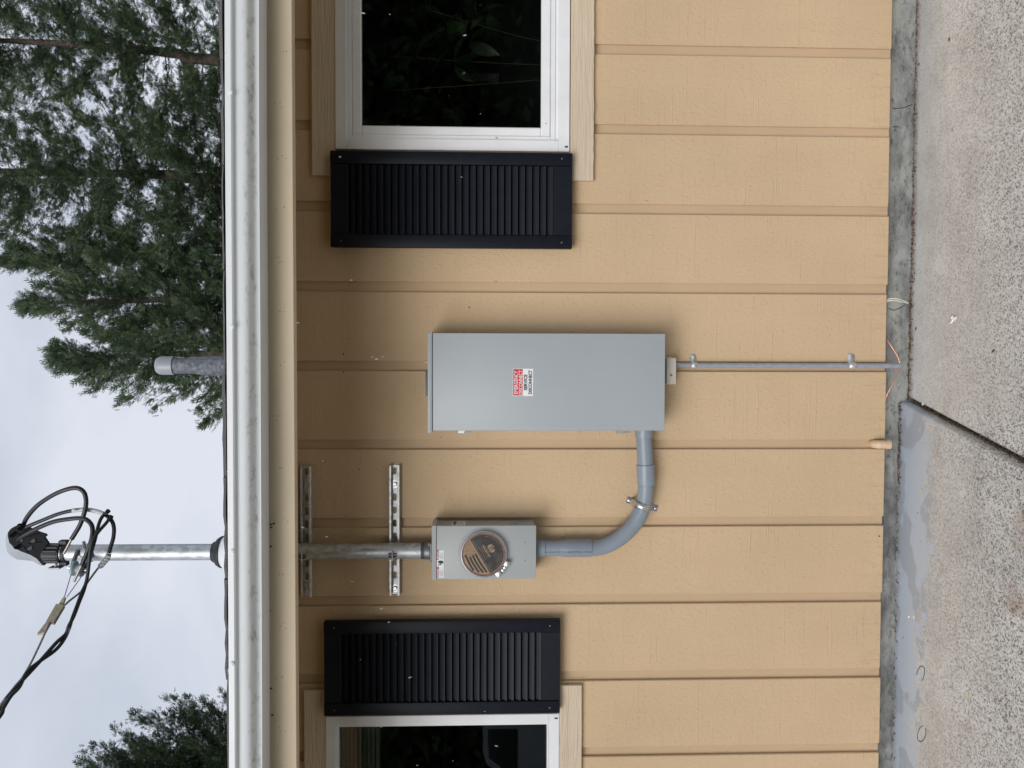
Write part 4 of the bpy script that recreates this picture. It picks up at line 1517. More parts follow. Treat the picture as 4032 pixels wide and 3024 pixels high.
for X in (1872, 2415, 2494):
    p = P(X, 1698, -PD + 0.03)
    MB().lathe((ax0 + 0.0005, -PD + 0.03, p.z), (-1, 0, 0), [(0, 0.0035), (0.0028, 0.003), (0.004, 0.0015)], 10).build('rivet', 'bright_steel', pan, 60)
# caulk smears on the wall above the panel
m = MB()
m.prism([(P(1684, 1425, 0).x, az1 + 0.001), (P(1684, 1433, 0).x, az1 + 0.001), (P(1668, 1425, 0).x, P(1668, 1425, 0).z)], -0.004, -0.0004)
set_props(m.build('caulk_smear', 'cord_white'), 'white caulk smear on the wall above the breaker panel', 'caulk')
# sticker
SY = -PD - 0.0004
sk = decal(pan, 2019.5, 2099.5, 1451.6, 1559, SY, 'print_white', 'sticker', 0.0008)
decal(sk, 2021, 2058.5, 1453.6, 1557, SY - 0.0010, 'print_red', 'red_field')


def sticker_line(t, Xbase, Xtop, Ya, Yb, mat, bold):
    a_, b_ = P(Xbase, Yb, SY - 0.0018), P(Xtop, Ya, SY - 0.0018)
    lettering(t, mat, sk, lambda u, v_: Vector((a_.x + u, SY - 0.0018, a_.z + v_)), b_.z - a_.z, b_.x - a_.x, 'LEFT', bold)


def sk_px(v):
    return 1960 + v / 8.295


sticker_line('EMERGENCY', sk_px(650), sk_px(532), 1459.6, 1551.3, 'print_white', 0.012)
sticker_line('DISCONNECT', sk_px(800), sk_px(682), 1458, 1553, 'print_white', 0.012)
sticker_line('SERVICE', sk_px(958), sk_px(852), 1474.5, 1536.5, 'print_black', 0.028)
sticker_line('DISCONNECT', sk_px(1108), sk_px(1004), 1458, 1552, 'print_black', 0.028)
decal(sk, sk_px(1120), sk_px(1124), 1458.5, 1482, SY - 0.0010, 'print_grey', 'text_line')

# bonding box under the panel
gx1, gx0 = P(2645, 1408.5, -0.062).x, P(2645, 1513.4, -0.062).x
gz1, gz0 = P(2626, 1460, -0.062).z, P(2663, 1460, -0.062).z
gb = thing('bonding_box', 'cream plastic grounding bridge box just below the breaker panel', 'junction box', (avg(gx0, gx1), 0, gz0))
MB().box(gx0, gx1, -0.062, -0.020, gz0, gz1, 0.004, 2).build('lid', 'cream_plastic', gb, 40)
MB().box(gx0 - 0.003, gx1 + 0.003, -0.0195, -0.0005, gz0 + 0.006, gz1 + 0.010, 0.002).build('base', 'cream_plastic', gb)
p = P(2643, 1477, -0.062)
MB().lathe((p.x, -0.062, p.z), (0, -1, 0), [(-0.001, 0.0052), (0.0010, 0.0050), (0.0004, 0.0026), (0.0012, 0.001)], 14).build('screw_head', 'cast_grey', gb, 40)

# thin grounding conduit down the groove
cxx = avg(P(3000, 1427.5, -0.012).x, P(3000, 1450, -0.012).x)
CYY = -0.0118
ztop = gz0 + 0.004
zbot = P(3543, 1440, CYY).z
gc = MB().lathe((cxx, CYY, zbot), (0, 0, 1), [(0.002, 0.008), (0, 0.0084), (0, 0.0107), (0.3, 0.0107), (ztop - zbot, 0.0107)], 18, False).build('grounding_conduit', 'pvc_thin', None, 40)
set_props(gc, 'thin grey conduit dropping from the cream box to the ground', 'conduit')


def thin_strap(Xa, Xb, Ytab, label):
    za_, zb_ = P(Xa, 1430, -0.02).z, P(Xb, 1430, -0.02).z
    xt = P(avg(Xa, Xb), Ytab, 0).x
    root = thing('conduit_strap', label, 'strap', (cxx, 0, avg(za_, zb_)), 'one-hole straps on the thin conduit')
    m = MB()
    path = []
    for i in range(9):
        a_ = math.pi * (1.0 + i / 8 * 0.95)
        path.append((cxx + math.cos(a_) * 0.0122, CYY + math.sin(a_) * 0.0122))
    path += [(cxx + 0.0125, -0.004), (cxx + 0.014, -0.0018), (xt - 0.004, -0.0018)]
    A = [m.bm.verts.new((x, y, za_)) for x, y in path]
    B = [m.bm.verts.new((x, y, zb_)) for x, y in path]
    for k in range(len(path) - 1):
        m.bm.faces.new((A[k], A[k + 1], B[k + 1], B[k]))
    r_ = (za_ - zb_) / 2
    zc_ = avg(za_, zb_)
    end = [m.bm.verts.new((xt - 0.004 + 0.010 * math.cos(t), -0.0018, zc_ + r_ * math.sin(t))) for t in (1.0, 0.5, 0, -0.5, -1.0)]
    m.bm.faces.new([A[-1]] + end + [B[-1]])
    so = m.build('band', 'galvanised_strut', root, 30)
    sm = so.modifiers.new('thickness', 'SOLIDIFY')
    sm.thickness = 0.0014
    MB().lathe((xt - 0.006, -0.0030, zc_), (0, -1, 0), [(0, 0.0042), (0.002, 0.0040), (0.003, 0.0024)], 10).build('screw_head', 'bright_steel', root, 50)


thin_strap(2722, 2746, 1399.5, 'steel one-hole strap on the thin conduit, just below the cream box')
thin_strap(3344, 3374, 1397, 'steel one-hole strap on the thin conduit near the wall foot')

# ------------------------------------------------------------------ PVC conduit from meter to panel
VY = -0.050
con = thing('conduit_bend', 'large grey plastic conduit bending from the meter to the panel', 'conduit', P(2330, 2157, VY))
K2 = 2.765


def V(x, y, yy=VY):
    return P(2050 + x / K2, 1700 + y / K2, yy)


vr = 0.0302
px_ = avg(V(350, 1268).x, V(700, 1266).x)
ztop_ = mz0 - 0.001
MB().lathe((px_, VY, ztop_), (0, 0, -1), [(0, 0.034), (ztop_ - V(258, 1268).z, 0.034), (ztop_ - V(262, 1268).z, 0.0325), (ztop_ - V(262, 1268).z, 0.03)], 32).build('adapter', 'pvc_grey', con, 40)
zz_ = V(262, 1268).z
st_pipe = MB().lathe((px_, VY, zz_ + 0.004), (0, 0, -1), [(0, vr), (zz_ + 0.004 - V(425, 1268).z, vr), (zz_ + 0.004 - V(440, 1268).z, vr + 0.0006), (zz_ + 0.004 - V(485, 1268).z, 0.0338), (zz_ + 0.004 - V(745, 1268).z, 0.0338),
                                                   (zz_ + 0.004 - V(768, 1268).z, 0.0334), (zz_ + 0.004 - V(770, 1268).z, 0.0306)], 32, False).build('belled_pipe', 'pvc_grey', con, 40)
# elbow
start = Vector((px_, VY, V(765, 1268).z))
e_end = V(1366, 560)
e2_ = V(1352, 380)
mid = [V(900, 1250), V(1010, 1203), V(1115, 1130), V(1210, 1036), V(1288, 925), V(1335, 800), V(1358, 690)]
MB().tube(smooth_path([start, Vector((px_, VY, V(830, 1268).z))] + mid + [e_end], 6), vr, 32).build('elbow', 'pvc_grey', con, 60)
q0, q1, q2, q3 = V(1367, 578), V(1358, 356), V(1343, 60), V(1341, -12)
dcp = (q1 - q0)
MB().lathe(q0, dcp, [(0, vr), (0, 0.0328), (0.004, 0.0345), (dcp.length - 0.002, 0.0345), (dcp.length, 0.0328), (dcp.length, vr)], 32, False).build('coupling', 'pvc_grey', con, 40)
MB().tube([q1 - dcp * 0.05, q2, q3], vr, 32).build('pipe', 'pvc_grey', con, 60)
dad = (Vector((ax0 + 0.003, q2.y, q3.z)) - q2)
MB().lathe(q2, dad, [(0, vr), (0, 0.0328), (0.003, 0.0338), (dad.length, 0.0338)], 32, False).build('adapter', 'pvc_grey', con, 40)
# print on the belled pipe, wrapped round it
t0 = V(265, 1290)


def wrap(u, v_):
    zz = t0.z - u
    k = (zz_ + 0.004 - zz)
    ka, kb = zz_ + 0.004 - V(440, 1268).z, zz_ + 0.004 - V(485, 1268).z
    r_ = vr if k < ka else (0.0338 if k > kb else vr + (0.0338 - vr) * (k - ka) / (kb - ka))
    r_ += 0.0005
    s_ = (t0.x - px_) / r_ + (v_ - 0.0025) / r_
    return Vector((px_ + r_ * math.sin(s_), VY - r_ * math.cos(s_), zz))


lettering('orms to UL 651 STD - NEMA TC2 SW - PPC-EL', 'print_black', st_pipe, wrap, 0.0062, V(265, 1290).z - V(762, 1290).z)
# two-hole strap on the bend
sp_ = V(1330, 812)
strap = thing('conduit_strap', 'shiny two-hole strap clamping the large conduit bend', 'strap', sp_)
dirv = (V(1358, 690) - V(1300, 905)).normalized()       # along the pipe there
side = Vector((0, 1, 0)).cross(dirv).normalized()
if side.z < 0:
    side = -side
side = (V(1165, 757, 0) - V(1457, 843, 0)).normalized()
dirv = Vector((0, 1, 0)).cross(side).normalized()
m = MB()
ctr_ = V(1318, 806)
path = []
tabL = (V(1150, 752, 0) - Vector((ctr_.x, 0, ctr_.z))).dot(side)
tabR = (V(1482, 850, 0) - Vector((ctr_.x, 0, ctr_.z))).dot(side)
path.append((tabL, -0.002))
path.append((0.0395, -0.002))
path.append((0.0350, -0.006))
for i in range(13):
    a_ = math.pi * i / 12
    path.append((math.cos(a_) * (vr + 0.0018), VY - math.sin(a_) * (vr + 0.0018)))
path.append((-0.0350, -0.006))
path.append((-0.0395, -0.002))
path.append((tabR, -0.002))
hw_ = 0.0115
A = [m.bm.verts.new(Vector((ctr_.x, 0, ctr_.z)) + side * s_ + dirv * hw_ + Vector((0, y_, 0))) for s_, y_ in path]
B = [m.bm.verts.new(Vector((ctr_.x, 0, ctr_.z)) + side * s_ - dirv * hw_ + Vector((0, y_, 0))) for s_, y_ in path]
for k in range(len(path) - 1):
    m.bm.faces.new((A[k], A[k + 1], B[k + 1], B[k]))
so = m.build('band', 'bright_steel', strap, 40)
so.modifiers.new('thickness', 'SOLIDIFY').thickness = 0.0016
for s_ in (tabL - 0.008 * (1 if tabL > 0 else -1), tabR - 0.008 * (1 if tabR > 0 else -1)):
    p = Vector((ctr_.x, -0.0032, ctr_.z)) + side * s_
    MB().lathe(p, (0, -1, 0), [(0, 0.0052), (0.003, 0.005), (0.004, 0.003)], 10).build('screw_head', 'bright_steel', strap, 50)

# ------------------------------------------------------------------ small things at the wall foot
def pw(x, y, yy):
    return P(3300 + x / 2.0738, 1100 + y / 2.0738, yy)


cw = smooth_path([pw(397, 484, 0.014), pw(405, 500, -0.002), pw(440, 556, -0.010), pw(475, 610, -0.012), pw(492, 648, -0.0118), pw(502, 680, -0.0118), pw(506, 705, -0.0118),
                  pw(498, 730, -0.0118), pw(488, 760, -0.013), pw(458, 828, -0.012), pw(420, 900, -0.006), pw(392, 962, 0.002), pw(386, 980, 0.014)], 6)
set_props(MB().tube(cw, 0.0021, 8).build('copper_wire', 'copper', None, 60), 'bare copper ground wire crossing the end of the thin conduit', 'wire')
cc = smooth_path([pw(398, 180, 0.02), pw(412, 162, 0.004), pw(455, 156, -0.004), pw(500, 163, -0.004), pw(545, 178, 0.006), pw(572, 192, 0.02)], 6)
cc2 = smooth_path([pw(398, 186, 0.02), pw(414, 176, 0.006), pw(460, 172, 0.0), pw(510, 182, 0.0), pw(550, 188, 0.008), pw(572, 195, 0.02)], 6)
set_props(MB().tube(cc, 0.0022, 8).tube(cc2, 0.0022, 8).build('white_cable', 'cord_white', None, 60), 'doubled off-white cable hanging below the siding edge', 'cable')

dx = P(3470, 1751, -0.03).x
ez = P(3452, 1751, -0.025).z
el = thing('drain_elbow', 'small tan drain elbow poking out at the wall foot', 'drain pipe', (dx, 0, ez))
pth = [(dx, 0.012, ez), (dx, -0.006, ez)]
for i in range(1, 8):
    a_ = math.pi / 2 * i / 7
    pth.append((dx, -0.006 - 0.016 * math.sin(a_), ez - 0.016 * (1 - math.cos(a_))))
zend = P(3503, 1751, -0.022).z
pth.append((dx, -0.022, zend))
MB().tube(pth, 0.0165, 20).build('bend', 'elbow_tan', el, 60)
MB().lathe((dx, -0.022, zend), (0, 0, 1), [(0.0005, 0.011), (0, 0.016), (0.0, 0.0182), (0.011, 0.0182), (0.012, 0.0165)], 20, False).build('socket', 'elbow_tan', el, 40)

b = MB()
px = [(920, 300), (938, 294), (946, 312), (970, 300), (968, 322), (952, 345), (940, 338), (928, 360), (908, 362), (918, 345), (932, 330), (918, 318)]
pts = [G(3300 + x / 2.0738, 1100 + y / 2.0738, zr(0.2) + 0.004 + 0.003 * ((i * 7) % 3)) for i, (x, y) in enumerate(px)]
top = [b.bm.verts.new(p) for p in pts]
bot = [b.bm.verts.new((p.x, p.y, p.z - 0.0012)) for p in pts]
b.bm.faces.new(top)
b.bm.faces.new(list(reversed(bot)))
for i in range(len(pts)):
    b.bm.faces.new((top[i], bot[i], bot[(i + 1) % len(pts)], top[(i + 1) % len(pts)]))
set_props(b.build('paper_scrap', 'paper_white'), 'torn white paper scrap lying on the bare concrete slab', 'paper')

GL = 'small petals and bits lying on the concrete'
bits = [((3634, 1678 - 85), 'petal_yellow', 'pale seed near the slab joint by the wall', 'paper_white', (3634, 1591)),
        ((3725, 2389), 'petal_yellow', 'yellow petal lying on the painted slab', 'petal_yellow', (3725, 2391)),
        ((3816, 2740), 'petal_yellow', 'yellow-green petal lying farthest from the wall', 'petal_yellow', (3817, 2744)),
        ((3912, 1382), 'x', 'brown dry leaf bit on the bare slab', 'debris_brown', (3912, 1382)),
        ((3607, 1294), 'x', 'rust-brown leaf bit close to the wall foot', 'debris_brown', (3607, 1294)),
        ((3740, 155), 'x', 'dark brown leaf bit on the bare slab far from the joint', 'debris_brown', (3738, 155)),
        ((3579, 2428), 'x', 'white paint drip on the blue-grey painted strip', 'paper_white', (3579, 2428)),
        ((3599, 2429), 'x', 'cream paint drip on the blue-grey painted strip', 'cord_white', (3599, 2429))]
for i, (_, _, lab, mt, (X, Y)) in enumerate(bits):
    t_ = G(X, Y, -0.10)
    zz = (zl(t_.x) if t_.x < jx(t_.y) else zr(t_.x))
    c_ = G(X, Y, zz)
    a_ = random.uniform(0, 3.14)
    u_ = Vector((math.cos(a_), math.sin(a_), 0))
    v_ = Vector((-u_.y, u_.x, 0))
    m = MB()
    ring_ = [c_ + u_ * 0.009 * math.cos(k * math.pi / 4) + v_ * 0.005 * math.sin(k * math.pi / 4) + Vector((0, 0, 0.001)) for k in range(8)]
    hi = m.bm.verts.new(c_ + Vector((0, 0, 0.004)))
    rv_ = [m.bm.verts.new(p) for p in ring_]
    for k in range(8):
        m.bm.faces.new((rv_[k], rv_[(k + 1) % 8], hi))
    nm = 'paint_drip' if 'drip' in lab else ('petal' if 'petal' in lab or 'seed' in lab else 'leaf_bit')
    set_props(m.build(nm, mt), lab, nm.replace('_', ' '), GL)
# green marker ovals drawn on the slab
for (X, Y, rx, ry, a0, a1, lab) in ((3625, 2654, 15, 31, -1.7, 2.6, 'half-worn green marker oval'), (3629, 2890, 16, 31, 0.7, 6.2, 'clear green marker oval')):
    t_ = G(X, Y, -0.075)
    z_ = zl(t_.x) + 0.0012
    pts = []
    for k in range(25):
        a_ = a0 + (a1 - a0) * k / 24
        pts.append(G(X + rx * math.sin(a_) + 0.15 * ry * math.cos(a_), Y - ry * math.cos(a_), z_))
    m = MB()
    m.tube(pts, 0.0012, 5)
    o = m.build('marker_ring', 'marker_green', s1)

# pencil marks and small holes on the siding
for (X, Y, r_) in ((1848, 1210, 0.0028), (1352, 1395, 0.0032), (1353, 1465, 0.0028), (1734, 1722, 0.002), (1414, 1848, 0.0022), (1482, 1847, 0.0022), (2672, 1380, 0.0016), (3462, 2111, 0.003)):
    p = P(X, Y, 0.0)
    MB().lathe((p.x, -0.0006, p.z), (0, 1, 0), [(0, r_), (0.004, r_ * 0.8)], 8).build('nail_hole', 'print_black', house)

# ------------------------------------------------------------------ plumbing vent on the roof
VEY = 1.2
vx = avg(P(700, 1405, VEY).x, P(700, 1474, VEY).x)
vent = thing('vent_pipe', 'grey capped plumbing vent standing on the roof', 'vent pipe', (vx, VEY, roof_z(VEY)))
vz = lambda X: P(X, 1440, VEY).z
MB().lathe((vx, VEY, roof_z(VEY) - 0.01), (0, 0, 1), [(0, 0.060), (vz(886) - roof_z(VEY), 0.054), (vz(840) - roof_z(VEY), 0.0535), (vz(790) - roof_z(VEY), 0.051), (vz(755) - roof_z(VEY), 0.0435), (vz(735) - roof_z(VEY), 0.0425), (vz(700) - roof_z(VEY), 0.0445), (vz(680) - roof_z(VEY), 0.044)], 32).build('sleeve', 'lead_grey', vent, 60)
zc0 = vz(687)
MB().lathe((vx, VEY, zc0), (0, 0, 1), [(0, 0.042), (0, 0.0495), (0.062, 0.0495), (0.078, 0.047), (0.090, 0.039), (0.097, 0.024), (0.099, 0.002)], 32).build('cap', 'vent_cap', vent, 60)

# ------------------------------------------------------------------ indoor things behind the glass
bl = thing('window_blind', 'raised cream blind stacked at the top of the left window', 'blind', (avg(LW[0], LW[1]), 0.13, LW[3]))
zA, zB = P(1338, 2900, 0.12).z, P(1487, 2900, 0.12).z
nsl = 9
first = None
for i in range(nsl):
    z = zA - (zA - zB) * i / nsl
    if first is None:
        h_ = (zA - zB) / nsl
        first = MB().box(LW[0] + 0.02, LW[1] - 0.02, 0.062, 0.095, z - h_ * 0.86, z, 0.003).build('slat', 'blind_cream', bl)
    else:
        dup(first, bl, (0.002 * (i % 2), 0.004 * ((i * 3) % 4), z - zA))
MB().box(LW[0] + 0.02, LW[1] - 0.02, 0.058, 0.10, zB - 0.016, zB - 0.001, 0.003).build('bottom_rail', 'blind_cream', bl)

random.seed(21)
plant = thing('house_plant', 'large-leaved green plant behind the glass of the larger window', 'plant', (RW[0] + 0.55, 0.55, 0.55))
MB().lathe((RW[0] + 0.55, 0.55, 0.35), (0, 0, 1), [(0, 0.10), (0.2, 0.14), (0.2, 0.12), (0.18, 0.02)], 20).build('pot', 'clay', plant, 40)
MB().box(RW[0] + 0.1, RW[1], 0.26, 0.80, 0.30, 0.345).build('stand', 'room_floor', plant)


def leaf_mesh(L, wd_):
    m = MB()
    n = 6
    l_, c_, r_ = [], [], []
    for i in range(n + 1):
        t = i / n
        w_ = wd_ * math.sin(math.pi * min(1, t * 0.97 + 0.03)) ** 0.8
        dz = -0.35 * L * t * t
        l_.append(m.bm.verts.new((-w_, t * L, dz + w_ * 0.25)))
        c_.append(m.bm.verts.new((0, t * L, dz)))
        r_.append(m.bm.verts.new((w_, t * L, dz + w_ * 0.25)))
    for i in range(n):
        m.bm.faces.new((l_[i], c_[i], c_[i + 1], l_[i + 1]))
        m.bm.faces.new((c_[i], r_[i], r_[i + 1], c_[i + 1]))
    me = bpy.data.meshes.new('leaf')
    m.bm.to_mesh(me)
    m.bm.free()
    me.materials.append(MATS['leaf_green'])
    me.shade_smooth()
    return me


lm_ = [leaf_mesh(0.12, 0.024), leaf_mesh(0.10, 0.020), leaf_mesh(0.15, 0.026)]
off = origin(plant)
stems = MB()
targets = [(1500, 360, 0.20), (1545, 300, 0.26), (1480, 470, 0.22), (1590, 460, 0.30), (1640, 210, 0.28), (1790, 260, 0.30), (1760, 120, 0.30), (1690, 40, 0.3), (1850, 180, 0.34), (1480, 300, 0.22), (1700, 300, 0.36), (1560, 90, 0.3), (1880, 60, 0.35), (1620, 400, 0.28), (1520, 220, 0.24)]
for i, (X, Y, yy) in enumerate(targets):
    tip = P(X, Y, yy)
    base = Vector((RW[0] + 0.55, 0.55, 0.55))
    mid_ = (tip + base) / 2 + Vector((0, 0.05, 0.12))
    if i % 7 == 0:
        stems.tube(smooth_path([base, mid_, tip], 5), 0.0018, 6)
    for q in range(3):
        o = bpy.data.objects.new('leaf', lm_[(i + q) % 3])
        COL.objects.link(o)
        o.parent = plant
        o.location = tip - off
        o.rotation_euler = (random.uniform(-0.9, 0.3), random.uniform(-0.5, 0.5), random.uniform(2.2, 4.1) + q * 1.3)
stems.build('stem', 'stem_green', plant, 60)
# narrow pale panel added on that room's far wall for a bright upright strip
pm = thing('pale_panel', 'narrow pale upright panel seen inside through the larger window', 'mirror', P(1960, 304, 3.38))
pa, pb = P(1766, 320, 3.38), P(1964, 288, 3.38)
MB().box(pa.x, pb.x, 3.375, 3.395, pb.z, pa.z, 0.004).build('frame', 'vinyl_white', pm)
MB().box(pa.x + 0.02, pb.x - 0.02, 3.371, 3.374, pb.z + 0.02, pa.z - 0.02).build('pane', 'paper_white', pm)

# ------------------------------------------------------------------ trees behind the house
def conifer(name, label, base, height, spread, crown_from, n_limbs, mat, seed, rise=0.55, dens=1.0, lean=(0, 0), group=None, trunk_r=0.16, leafsize=1.0, profile=1.0, trunk_pts=None, jit=(0.62, 1.08)):
    rnd = random.Random(seed)
    root = thing(name, label, 'tree', base, group)
    base = Vector(base)
    if trunk_pts is None:
        trunk_pts = [base + Vector((lean[0] * t, lean[1] * t, height * t)) for t in (0, 0.25, 0.5, 0.75, 1.0)]
    tp = smooth_path(trunk_pts, 6)
    n = len(tp)
    MB().tube(tp, [trunk_r * (1 - 0.93 * i / (n - 1)) + 0.01 for i in range(n)], 10).build('trunk', 'bark', root, 60)

    def at(t):
        z = tp[0].z + (tp[-1].z - tp[0].z) * t
        for i in range(n - 1):
            if tp[i + 1].z >= z:
                return tp[i].lerp(tp[i + 1], max(0.0, (z - tp[i].z) / (tp[i + 1].z - tp[i].z)))
        return tp[-1]
    limbs = MB()
    V_, F_ = [], []

    def spray(p, d, s):
        """A flat feathery frond: a spine with paired side fingers."""
        d = d.normalized()
        nrm = Vector((rnd.uniform(-1, 1), rnd.uniform(-1, 1), rnd.uniform(0.2, 1.4))).normalized()
        sd = d.cross(nrm).normalized()
        q = 3
        for j in range(q):
            c_ = p + d * (s * j / q)
            ln = s * (0.66 - 0.13 * j) * rnd.uniform(0.75, 1.2)
            for sg in (1, -1):
                tipd = (d * 0.95 + sd * sg * 0.7 + Vector((0, 0, rnd.uniform(-0.25, 0.1)))).normalized()
                wv = d * (s * 0.085)
                i0 = len(V_)
                m_ = c_ + tipd * ln * 0.55
                V_.extend((c_, m_ - wv, c_ + tipd * ln, m_ + wv))
                F_.append((i0, i0 + 1, i0 + 2, i0 + 3))
        i0 = len(V_)
        wv = sd * (s * 0.07)
        V_.extend((p - wv, p + d * s * 1.15, p + wv))
        F_.append((i0, i0 + 1, i0 + 2))

    for i in range(n_limbs):
        t = crown_from + (1 - crown_from) * (i + rnd.random()) / n_limbs
        rel = (t - crown_from) / (1 - crown_from)
        L = spread * ((1 - rel) ** profile) * rnd.uniform(*jit) + 0.12
        az = rnd.uniform(0, 2 * math.pi)
        o_ = at(t)
        el_ = rise + 0.45 * rel + rnd.uniform(-0.18, 0.18)
        out = Vector((math.cos(az), math.sin(az), 0))
        pts = []
        steps = max(4, int(L / 0.35))
        for k in range(steps + 1):
            u = k / steps
            pts.append(o_ + out * (L * u) + Vector((0, 0, math.tan(el_) * L * u * (0.55 + 0.45 * u) - 0.10 * L * math.sin(u * 2.2))))
        limbs.tube(pts, [max(0.006, trunk_r * 0.13 * (1 - rel * 0.6) * (1 - 0.9 * k / steps)) for k in range(steps + 1)], 5)
        # secondary twigs with sprays, drooping slightly
        cnt = int(L * 7.5 * dens) + 2
        for k in range(cnt):
            u = rnd.uniform(0.02, 1.0) ** 0.9
            f = u * steps
            j = min(int(f), steps - 1)
            pp = pts[j].lerp(pts[j + 1], f - j)
            dd = (pts[j + 1] - pts[j]).normalized()
            sdv = dd.cross(Vector((0, 0, 1))).normalized()
            tw = (dd * rnd.uniform(0.5, 1.1) + sdv * rnd.uniform(-1.0, 1.0) + Vector((0, 0, rnd.uniform(-0.55, 0.25)))).normalized()
            tl = rnd.uniform(0.10, 0.48) * (1.2 - 0.75 * u) * min(1.0, 0.35 + L / 2.5)
            ns = 8
            for w_ in range(ns):
                fr = (w_ + 0.8) / ns
                sp_p = pp + tw * tl * fr + Vector((rnd.gauss(0, 0.07), rnd.gauss(0, 0.07), rnd.gauss(0, 0.07)))
                spray(sp_p, tw + Vector((rnd.uniform(-0.5, 0.5), rnd.uniform(-0.5, 0.5), rnd.uniform(-0.5, 0.5))), leafsize * rnd.uniform(0.08, 0.18))
        for k in range(3):
            spray(pts[-1], (pts[-1] - pts[-2]) + Vector((rnd.uniform(-.1, .1), rnd.uniform(-.1, .1), rnd.uniform(-.1, .1))), leafsize * rnd.uniform(0.2, 0.32))
    if trunk_pts is not None:
        for k in range(4):
            spray(tp[-1] - Vector((0, 0, 0.15 * k)), Vector((rnd.uniform(-.3, .3), rnd.uniform(-.3, .3), 1)), 0.3 * leafsize)
    limbs.build('limbs', 'bark', root)
    from_lists('crown', V_, F_, mat, root)
    return root


TY = 17.0
GT = 'conifers behind the roof'


def tpath(pix, yy, below=True):
    """Trunk line through measured points, carried down to the ground."""
    pts = [P(X, Y, yy) for X, Y in pix]
    foot = pts[0] + (pts[0] - pts[1]).normalized() * 0.1
    foot = Vector((pts[0].x + (pts[0].x - pts[-1].x) * 0.3, yy, -0.3))
    return [foot] + pts


t1 = tpath([(886, 238), (700, 212), (500, 190), (250, 172), (0, 160), (-500, 140), (-1000, 120)], TY)
conifer('conifer', 'tall open conifer, right-hand trunk of the two nearest the gutter corner', t1[0], 17, 2.8, 0.28, 225, 'needles', 31, 0.25, 2.3, group=GT, trunk_r=0.15, trunk_pts=t1, profile=0.55)
t2 = tpath([(886, 705), (700, 690), (500, 684), (300, 682), (0, 672), (-450, 668), (-900, 660)], TY + 0.8)
conifer('conifer', 'tall dense conifer whose trunk shows left of the open one', t2[0], 17, 2.8, 0.28, 230, 'needles', 32, 0.25, 2.4, group=GT, trunk_r=0.16, trunk_pts=t2, profile=0.55)
t3 = tpath([(886, 985), (500, 995), (200, 1005), (20, 1010)], TY + 1.6)
conifer('conifer', 'middle conifer pointing up behind the vent', t3[0], 12, 2.9, 0.38, 175, 'needles', 33, 0.50, 2.1, group=GT, trunk_r=0.13, trunk_pts=t3, profile=1.0)
t4 = tpath([(886, 1175), (500, 1185), (250, 1190), (118, 1193)], TY + 0.4)
conifer('conifer', 'slender conifer leaning up between the middle and the lowest ones', t4[0], 12, 2.7, 0.38, 150, 'needles', 34, 0.55, 2.1, group=GT, trunk_r=0.11, trunk_pts=t4, profile=1.0)
t5 = tpath([(886, 1392), (570, 1398), (400, 1405), (212, 1412)], TY - 0.6)
conifer('conifer', 'shortest conifer directly behind the roof vent', t5[0], 10, 2.6, 0.4, 150, 'needles', 35, 0.50, 2.2, group=GT, trunk_r=0.10, trunk_pts=t5, profile=1.0)
t6 = tpath([(886, 3230), (760, 3222), (640, 3215), (520, 3210)], TY)
conifer('cypress', 'dense rounded cypress rising at the left end of the roof', t6[0], 11, 4.0, 0.45, 420, 'needles_cypress', 36, 0.40, 3.4, group=None, trunk_r=0.16, trunk_pts=t6, profile=0.5, jit=(0.86, 1.03), leafsize=0.8)

# ------------------------------------------------------------------ behind the viewer: seen only in the window glass
random.seed(44)
V_, F_ = [], []
for i in range(150000):
    x = random.uniform(-32, 32)
    h_ = 4.6 + 6.5 * min(1.0, max(0.0, (x - 2.3) / 2.0, (-x - 9.5) / 3.0)) + 1.1 * noise.noise(Vector((x * 0.35, 3, 0))) + 0.8 * noise.noise(Vector((x * 1.1, 9, 0)))
    z = -0.3 + h_ * random.random() ** 0.85
    y = -25.0 + random.gauss(0, 0.9)
    s = random.uniform(0.16, 0.36)
    a_ = Vector((random.uniform(-1, 1), random.uniform(-1, 1), random.uniform(-1, 1))).normalized() * s
    b_ = a_.cross(Vector((random.uniform(-1, 1), random.uniform(-1, 1), random.uniform(-1, 1)))).normalized() * s * 0.6
    p = Vector((x, y, z))
    i0 = len(V_)
    V_.extend((p - a_, p - b_, p + a_, p + b_))
    F_.append((i0, i0 + 1, i0 + 2, i0 + 3))
hd = from_lists('treeline', V_, F_, 'hedge_leaf')
set_props(hd, 'dark leafy treeline across the road, mirrored in the windows', 'treeline', kind='stuff')

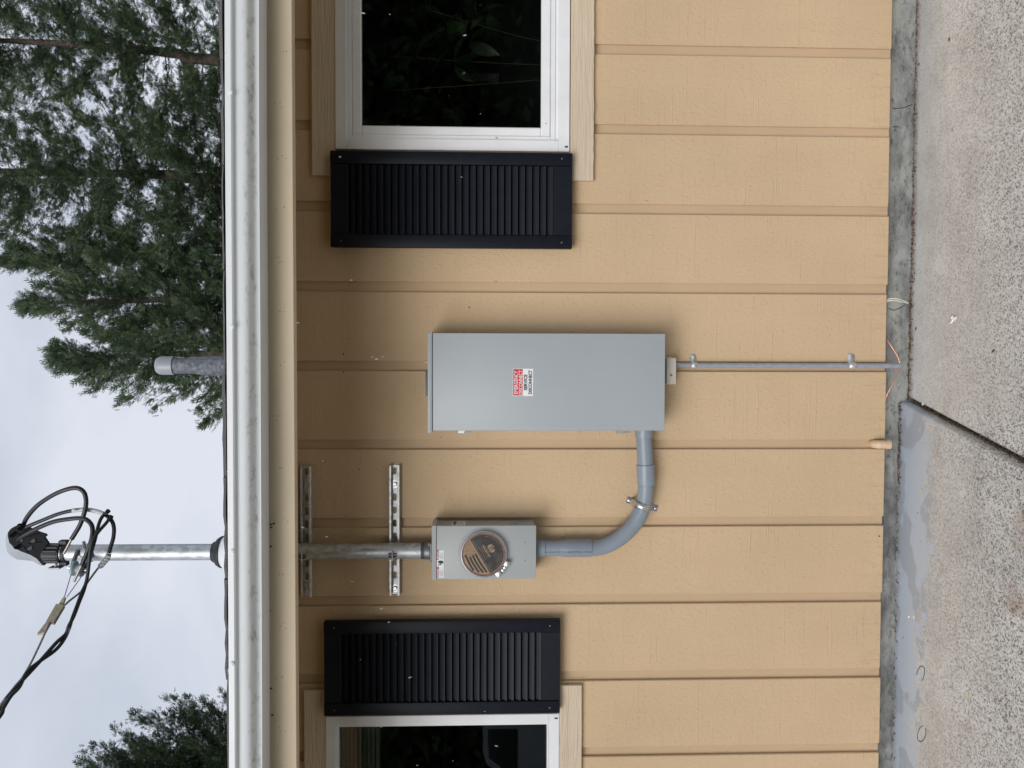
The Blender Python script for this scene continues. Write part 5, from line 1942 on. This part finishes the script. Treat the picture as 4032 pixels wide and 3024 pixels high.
car = thing('parked_truck', 'grey pickup truck parked across the yard, seen mirrored in the left window', 'truck', (-6.6, -11.0, -0.2))
prof_ = [(-9.2, 0.35), (-9.2, 0.95), (-8.9, 1.02), (-7.5, 1.04), (-7.45, 1.08), (-6.95, 1.66), (-6.75, 1.72), (-5.75, 1.72), (-5.55, 1.66), (-5.15, 1.10), (-4.3, 1.00), (-4.12, 0.85), (-4.05, 0.40), (-4.1, 0.30), (-9.1, 0.28)]
MB().prism([(x, z - 0.1) for x, z in prof_], -11.9, -10.1, 0.05).build('body', 'car_paint', car, 40)
MB().prism([(-7.25, 1.02), (-6.85, 1.52), (-6.35, 1.54), (-6.35, 1.02)], -10.098, -10.09).build('side_window', 'car_glass', car)
MB().prism([(-6.25, 1.02), (-6.25, 1.54), (-5.72, 1.52), (-5.35, 1.02)], -10.098, -10.09).build('side_window', 'car_glass', car)
MB().box(-9.15, -4.1, -10.10, -10.06, 0.42, 0.52, 0.01).build('sill_trim', 'rubber_black', car)
for wx in (-8.2, -5.0):
    for wy in (-10.16, -11.84):
        w_o = MB().lathe((wx, wy - 0.11, 0.15), (0, 1, 0), [(0, 0.2), (0, 0.33), (0.03, 0.36), (0.19, 0.36), (0.22, 0.33), (0.22, 0.2)], 28).build('wheel', 'tyre_rubber', car, 40)
        MB().lathe((wx, wy - 0.115, 0.15), (0, 1, 0), [(0, 0.05), (0.0, 0.2), (0.23, 0.2), (0.23, 0.05)], 20).build('rim', 'bright_steel', w_o, 40)
pst = MB().box(-3.62, -3.50, -8.3, -8.18, -0.25, 1.45, 0.006).build('post', 'post_wood')
set_props(pst, 'tan wooden post in the yard, mirrored in the left window', 'post')

# ------------------------------------------------------------------ sleet in the air
random.seed(12)
b = MB()
for i in range(42):
    yy = random.uniform(-2.0, -0.25)
    X = random.choice((random.uniform(1150, 1900), random.uniform(1150, 2000), random.uniform(900, 2600)))
    p = P(X, random.uniform(0, 3024), yy)
    r_ = random.uniform(0.0006, 0.0013)
    b.lathe(p, (random.uniform(-.3, .3), random.uniform(-.3, .3), 1), [(-2.6 * r_, r_ * .3), (-1.6 * r_, r_ * .8), (0, r_), (1.6 * r_, r_ * .8), (2.6 * r_, r_ * .3)], 6)
set_props(b.build('falling_sleet', 'sleet_white', None, 60), 'tiny white sleet grains falling in front of the wall', 'sleet', kind='stuff')
